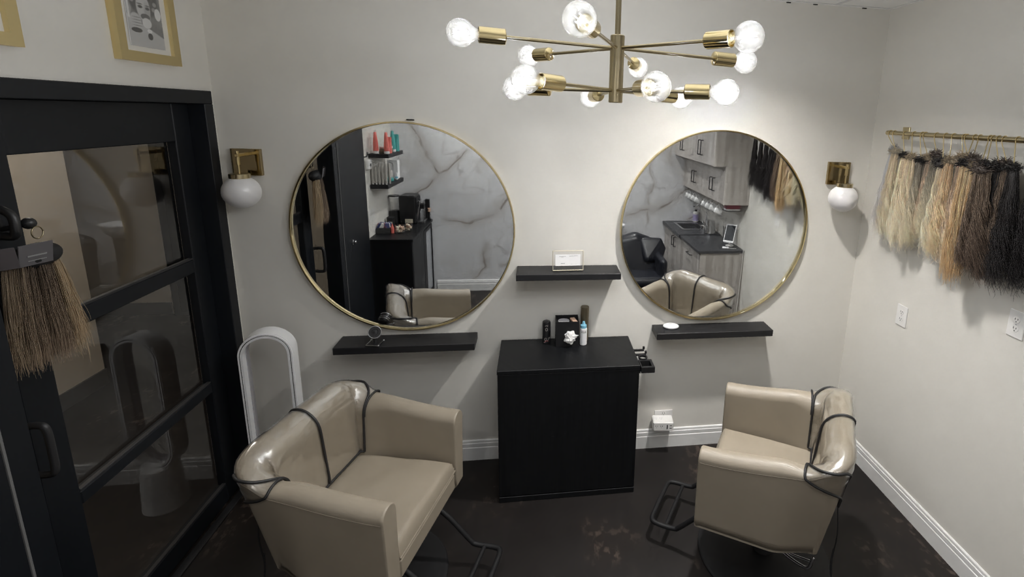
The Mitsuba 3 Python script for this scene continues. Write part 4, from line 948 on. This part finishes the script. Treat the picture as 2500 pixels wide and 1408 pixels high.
cj = thing('dark_jar', 'black lidded jar with pale label in front of the grinder', 'jar')
obj('body', cyl((-1.590, 0.12, CZ), 0.042, 0.085, 28, 0.004), 'black_plastic', cj, smooth=40); obj('label_band', box(-1.610, -1.565, 0.1625, 0.1635, CZ + 0.012, CZ + 0.06), 'cream', cj); obj('lid', cyl((-1.590, 0.12, CZ + 0.085), 0.044, 0.022, 28, 0.003), 'black_satin', cj, smooth=40)
ct_ = thing('cup_stand', 'black stand of cups and syrup behind the espresso machine', 'cup stand')
obj('base', box(-1.30, -1.235, -0.275, -0.235, CZ, CZ + 0.012, 0.002), 'black_satin', ct_); obj('column', box(-1.295, -1.245, -0.275, -0.24, CZ + 0.012, CZ + 0.25, 0.006), 'black_plastic', ct_); obj('cup', cyl((-1.250, -0.235, CZ + 0.10), 0.018, 0.045, 16, 0.002), 'tan', ct_, smooth=40)
bk = thing('snack_basket', 'dark basket filled with snack packets on the black counter', 'basket')
obj('basket', tm(m3d.Manifold.cube((0.13, 0.12, 0.06)) - m3d.Manifold.cube((0.118, 0.108, 0.1)).translate((0.006, 0.006, 0.006))).apply_translation((-1.640, 0.36, CZ)), 'slot', bk)
g = np.random.default_rng(5)
for i in range(16):
    m = box(-0.022, 0.022, -0.006, 0.006, -0.04, 0.04, 0.004); m.apply_transform(trimesh.transformations.euler_matrix(g.uniform(-0.3, 0.3), g.uniform(-0.5, 0.5), g.uniform(-0.6, 0.6)))
    t = obj('snack_packet', move(m, t=(-1.618 + 0.026 * (i % 4), 0.385 + 0.024 * (i // 4), CZ + 0.062 + 0.008 * g.random())), ('navy_snack', 'white_plastic', 'maroon', 'navy_snack', 'silver_tube', 'white_plastic')[i % 6], None, label='small ' + ('blue', 'white', 'red', 'blue', 'silver', 'white')[i % 6] + ' snack packet standing in the dark basket', cat='packet', group=('blue', 'white', 'red', 'blue', 'silver', 'white')[i % 6] + ' snack packets in the basket')
obj('red_bottle', closed_lathe([(0.016, 0), (0.018, 0.004), (0.018, 0.06), (0.008, 0.085), (0.007, 0.10)], 20, (-1.490, 0.455, CZ)), 'coral', None, label='small red bottle between the snack basket and the glass jar', cat='bottle', smooth=40)
for jx, jy, rr_, lab in ((-1.42, 0.43, 0.050, 'round glass jar of coffee pods on the black counter'), (-1.35, 0.345, 0.038, 'smaller glass jar of creamers on the black counter')):
    j = thing('glass_jar', lab, 'jar'); obj('jar_glass', lathe([(0.001, 0.002), (rr_ * 0.9, 0.002), (rr_, 0.015), (rr_, 0.075), (rr_ * 0.95, 0.085)], 28, (jx, jy, CZ)), 'clear_glass', j, smooth=True)
    pods = []
    for q in range(26):
        a, r_, z = g.uniform(0, 6.28), rr_ * 0.72 * math.sqrt(g.random()), g.uniform(0.015, 0.07); s = trimesh.creation.icosphere(1, 0.013); s.apply_translation((jx + r_ * math.cos(a), jy + r_ * math.sin(a), CZ + z)); pods.append(s)
    obj('pods', cat(pods[:13]), 'tan', j, kind='stuff'); obj('pods', cat(pods[13:]), 'cream', j, kind='stuff')

# ================================================================== kitchen along the right wall (seen in the right mirror)
KY1 = 1.165
def bar_handle(parent, x, y, z0, z1, horizontal=False):
    p = [(x, y, z0), (x - 0.028, y, z0), (x - 0.028, y, z1), (x, y, z1)] if not horizontal else [(x, z0, y), (x - 0.028, z0, y), (x - 0.028, z1, y), (x, z1, y)]
    obj('handle', cat([rod(p[0], p[1], 0.005, 8), tube([p[1], (np.array(p[1]) + p[2]) / 2, p[2]], 0.005, 8), rod(p[2], p[3], 0.005, 8)]), 'dark_metal', parent)
def doors(parent, xf, ys_, z0, z1, hz, mats='ash'):
    for i, (a, b) in enumerate(zip(ys_[:-1], ys_[1:])):
        d_ = obj('door', box(xf, xf + 0.018, a + 0.0015, b - 0.0015, z0, z1, 0.002), mats, parent)
        y = (a + 0.045) if i % 2 == 1 else (b - 0.045)
        bar_handle(d_, xf, y, *hz)
uc = thing('wall_cabinet', 'deep grey wood upper cabinet below the ceiling on the right wall', 'cabinet')
obj('carcass', box(1.760, XR - 0.0005, YR + 0.0005, KY1 + 0.013, 1.756, ZC - 0.002, 0.002), 'ash', uc); obj('edge', box(1.7385, 1.7595, KY1, KY1 + 0.013, 1.756, ZC - 0.002, 0.001), 'ash_edge', uc)
doors(uc, 1.741, [YR + 0.01, 0.080, 0.457, 0.760, KY1], 1.760, ZC - 0.02, (1.845, 1.995))
lc = thing('wall_cabinet', 'shallow grey wood wall cabinet with mugs hanging below it', 'cabinet')
obj('carcass', box(1.890, XR - 0.0005, YR + 0.0005, KY1 + 0.013, 1.372, 1.7555, 0.002), 'ash', lc); obj('edge', box(1.868, 1.8895, KY1, KY1 + 0.013, 1.372, 1.7555, 0.001), 'ash_edge', lc)
doors(lc, 1.871, [YR + 0.01, 0.19, 0.51, 0.835, KY1], 1.376, 1.752, (1.478, 1.612))
for i, y in enumerate((-0.22, -0.10, 0.02, 0.16, 0.42, 0.56, 0.70, 0.86)):
    m_ = thing('mug', 'white mug hanging under the shallow wall cabinet, ' + ORD[i] + ' from the marble wall', 'mug', 'white mugs under the wall cabinet')
    c = (1.935, y, 1.255)
    obj('cup', lathe([(0.001, -0.038), (0.026, -0.038), (0.032, -0.030), (0.038, 0.0), (0.040, 0.038), (0.037, 0.038), (0.034, 0.0), (0.028, -0.030), (0.001, -0.033)], 28, c, (0.88, 0.15, -0.30)), 'mug_white', m_, smooth=True)
    obj('handle', tube([(c[0] + 0.02 * math.cos(a) + 0.004, c[1], c[2] + 0.036 + 0.026 * math.sin(a)) for a in np.linspace(-0.5, 3.6, 12)], 0.005, 8), 'mug_white', m_, smooth=True)
    obj('cup_hook', tube(spline([(c[0], y, 1.3715), (c[0], y, 1.345), (c[0] - 0.012, y, 1.330), (c[0] - 0.004, y, 1.318)], 5), 0.002, 6), 'dark_metal', m_, smooth=True)
obj('spice_shelf', box(1.96, 2.06, 0.23, 0.36, 1.335, 1.3715, 0.002), 'brown_wood', None, label='small brown wooden rack between the hanging mugs', cat='rack')
wr = thing('wrap_rack', 'wire rack with a maroon box under the wall cabinet end', 'rack')
obj('wire', cat([rod((1.93, 1.10, 1.3715), (1.93, 1.10, 1.295), 0.003, 6), rod((1.93, 1.10, 1.297), (2.10, 1.10, 1.297), 0.003, 6), rod((2.10, 1.10, 1.297), (2.10, 1.10, 1.3715), 0.003, 6), rod((1.93, 1.0, 1.297), (2.10, 1.0, 1.297), 0.003, 6), rod((1.93, 1.0, 1.297), (1.93, 1.10, 1.297), 0.003, 6), rod((2.10, 1.0, 1.297), (2.10, 1.10, 1.297), 0.003, 6)]), 'dark_metal', wr)
wq = thing('wrap_box', 'long maroon and white box lying on the wire rack', 'box'); obj('carton', box(1.94, 2.09, 1.015, 1.09, 1.318, 1.366, 0.002), 'maroon', wq); obj('white_base', box(1.94, 2.09, 1.015, 1.09, 1.3005, 1.3175, 0.002), 'paper', wq)
bcb = thing('base_cabinet', 'grey wood base cabinet with sink along the right wall', 'cabinet')
obj('carcass', tm(m3d.Manifold.cube((XR - 1.6905, KY1 - 0.0225 - YR, 0.778)).translate((1.690, YR + 0.0005, 0.09)) - m3d.Manifold.cube((0.30, 0.36, 0.2)).translate((1.745, YR + 0.155, 0.75))), 'ash', bcb); obj('toe_kick', box(1.74, XR - 0.0005, YR + 0.0005, KY1 - 0.03, 0.0, 0.0895), 'hall_dark', bcb)
obj('end_panel', box(1.672, XR - 0.0005, KY1 - 0.0215, KY1 - 0.002, 0.012, 0.868, 0.002), 'ash', bcb); obj('end_panel_edge', box(XR - 0.05, XR - 0.0005, KY1 - 0.0015, KY1 + 0.01, 0.0, 0.868, 0.001), 'ash', bcb)
doors(bcb, 1.671, [YR + 0.005, 0.195, 0.488], 0.10, 0.864, (0.70, 0.815))
for z0, z1 in ((0.10, 0.34), (0.345, 0.62), (0.625, 0.864)):
    d_ = obj('drawer', box(1.671, 1.689, 0.4895, 1.141, z0, z1, 0.002), 'ash', bcb); bar_handle(d_, 1.671, z1 - 0.085, 0.76, 0.90, True)
obj('worktop', box(1.645, XR - 0.0005, 0.488, KY1 + 0.012, 0.8685, 0.899, 0.003), 'worktop', None, label='dark worktop of the kitchen holding the tablet stand', cat='worktop')
wk = m3d.Manifold.cube((XR - 1.635, 0.487 - YR - 0.001, 0.036)) - m3d.Manifold.cube((0.27, 0.34, 0.2)).translate((0.13, 0.17, -0.05))
obj('worktop', tm(wk).apply_translation((1.6345, YR + 0.0005, 0.869)), 'worktop', None, label='raised dark worktop section around the sink', cat='worktop')
sk = thing('sink', 'stainless steel sink set in the dark worktop', 'sink')
sb = (m3d.Manifold.cube((0.31, 0.40, 0.006)).translate((-0.02, -0.03, 0.13)) + m3d.Manifold.cube((0.262, 0.332, 0.132)).translate((0.004, 0.004, 0))) - m3d.Manifold.cube((0.25, 0.32, 0.3)).translate((0.010, 0.010, 0.006))
obj('bowl', tm(sb).apply_translation((1.7645, YR + 0.1705, 0.7755)), 'steel', sk)
fc = thing('faucet', 'chrome gooseneck faucet behind the sink', 'faucet')
obj('spout', tube(spline([(2.085, 0.10, 0.905), (2.085, 0.10, 1.10), (2.07, 0.09, 1.17), (2.02, 0.075, 1.20), (1.965, 0.06, 1.17), (1.952, 0.055, 1.12)], 8), 0.010, 12), 'chrome', fc, smooth=True); obj('base', cyl((2.085, 0.10, 0.9055), 0.022, 0.02, 24, 0.003), 'chrome', fc, smooth=40)
for y in (0.0, 0.20): obj('tap_handle', closed_lathe([(0.018, 0), (0.014, 0.03), (0.020, 0.045), (0.006, 0.06)], 18, (2.085, y, 0.9055)), 'chrome', fc, smooth=40)
so = thing('soap_bottle', 'soap bottle with purple label and black pump in the corner by the sink', 'soap bottle')
obj('body', cyl((2.05, -0.22, 0.9055), 0.036, 0.14, 28, 0.01), 'white_plastic', so, smooth=40); obj('label_band', cyl((2.05, -0.22, 0.925), 0.0364, 0.085, 28), 'lilac', so, smooth=40); obj('pump', cat([cyl((2.05, -0.22, 1.0455), 0.014, 0.025, 16, 0.002), rod((2.05, -0.22, 1.07), (2.05, -0.22, 1.11), 0.004, 8), rod((2.05, -0.22, 1.11), (2.01, -0.21, 1.112), 0.005, 8)]), 'black_plastic', so, smooth=40)
km = thing('blender', 'silver countertop blender with clear jug on the kitchen worktop', 'blender')
obj('base', closed_lathe([(0.062, 0), (0.066, 0.004), (0.060, 0.03), (0.050, 0.15)], 32, (2.03, 0.40, 0.9055)), 'steel', km, smooth=40); obj('jug', lathe([(0.046, 0), (0.060, 0.12), (0.060, 0.13)], 32, (2.03, 0.40, 1.0555)), 'clear_glass', km, smooth=40); obj('lid', cyl((2.03, 0.40, 1.1855), 0.062, 0.022, 32, 0.005), 'dark_metal', km, smooth=40); obj('front_pot', closed_lathe([(0.032, 0), (0.034, 0.09), (0.028, 0.10)], 24, (1.945, 0.42, 0.9055)), 'chrome', km, smooth=40)
uc_ = thing('utensil_cup', 'clear cup of stirrers and scissors at the wall of the kitchen worktop', 'cup')
obj('cup', lathe([(0.001, 0.002), (0.030, 0.002), (0.034, 0.09)], 24, (2.08, 0.76, 0.899)), 'clear_glass', uc_, smooth=40)
for i in range(4): obj('utensil', rod((2.08 + 0.008 * (i - 1.5), 0.75 + 0.006 * i, 0.905), (2.08 + 0.012 * (i - 1.5), 0.74 + 0.02 * i, 1.06), 0.004, 6), 'dark_metal', uc_)
tb_ = thing('tablet_stand', 'white tablet on a stand at the end of the kitchen worktop', 'tablet')
TM = frame((-0.80, -0.60, 0), (0.32, -0.43, 0.845), np.cross((-0.80, -0.60, 0), (0.32, -0.43, 0.845)), (2.03, 1.02, 1.045))
obj('tablet', move(box(-0.055, 0.055, -0.105, 0.105, -0.006, 0.006, 0.005), TM), 'white_gloss', tb_); obj('screen', move(box(-0.046, 0.046, -0.082, 0.088, 0.006, 0.0072), TM), 'screen', tb_); obj('stand', cat([rod((2.035, 1.0, 1.0), (2.05, 0.985, 0.905), 0.012, 12), cyl((2.05, 0.985, 0.899), 0.045, 0.010, 28, 0.003)]), 'white_plastic', tb_)
cr = thing('card_reader', 'white card reader lying on the kitchen worktop below the tablet', 'card reader'); obj('body', move(box(-0.035, 0.035, -0.022, 0.022, 0, 0.018, 0.007), rotz(0.3), (1.965, 1.09, 0.899)), 'white_gloss', cr); obj('cable', tube(spline([(1.995, 1.10, 0.908), (2.03, 1.115, 0.905), (2.07, 1.12, 0.904)], 6), 0.003, 6), 'white_plastic', cr, smooth=True)
obj('charging_cord', tube(spline([(2.118, 1.188, 1.02), (2.120, 1.190, 0.80), (2.112, 1.192, 0.55), (2.105, 1.192, 0.30), (2.085, 1.195, 0.10), (2.05, 1.20, 0.006)], 8), 0.003, 6), 'white_plastic', None, label='thin white cord hanging down the end of the base cabinet', cat='cord', smooth=True)

# ================================================================== shampoo unit against the marble wall (seen in the right mirror)
sh = thing('shampoo_bowl', 'white ceramic shampoo bowl against the marble wall', 'shampoo bowl')
b0 = lathe([(0.02, 0.0), (0.10, 0.01), (0.17, 0.07), (0.20, 0.15), (0.205, 0.16), (0.19, 0.16), (0.16, 0.08), (0.09, 0.03), (0.02, 0.02)], 40, (0, 0, 0)); b0.apply_scale((1.0, 0.85, 1.0))
obj('basin', move(b0, t=(0.90, -0.10, 0.74)), 'white_gloss', sh, smooth=True); obj('pedestal', box(0.80, 1.0, YR + 0.018, -0.05, 0.0, 0.755, 0.02), 'black_satin', sh)
sch = thing('shampoo_chair', 'black reclining shampoo chair in front of the shampoo bowl', 'chair')
def blob(pts, r): return tm(m3d.Manifold.batch_hull([m3d.Manifold.sphere(rr, 24).translate(p) for p, rr in zip(pts, r)]))
obj('backrest', blob([(1.05, 0.22, 0.74), (1.30, 0.22, 0.74), (1.17, 0.22, 0.775), (1.0, 0.34, 0.42), (1.38, 0.34, 0.42)], (0.095, 0.090, 0.10, 0.07, 0.07)), 'vinyl_black', sch, smooth=40)
obj('seat', blob([(1.02, 0.40, 0.40), (1.36, 0.40, 0.40), (1.02, 0.72, 0.42), (1.36, 0.72, 0.42)], (0.06,) * 4), 'vinyl_black', sch, smooth=40)
for x in (0.955, 1.425): obj('armrest', blob([(x, 0.28, 0.64), (x, 0.66, 0.62), (x, 0.30, 0.36), (x, 0.66, 0.36)], (0.04,) * 4), 'vinyl_black', sch, smooth=40)
obj('cape', blob([(1.26, 0.27, 0.77), (1.45, 0.30, 0.785), (1.495, 0.33, 0.70), (1.46, 0.36, 0.60), (1.30, 0.38, 0.60)], (0.055, 0.035, 0.03, 0.03, 0.05)), 'vinyl_black', sch, smooth=True)
obj('base', cyl((1.19, 0.50, 0.0), 0.09, 0.34, 32, 0.01), 'dark_metal', sch, smooth=40)
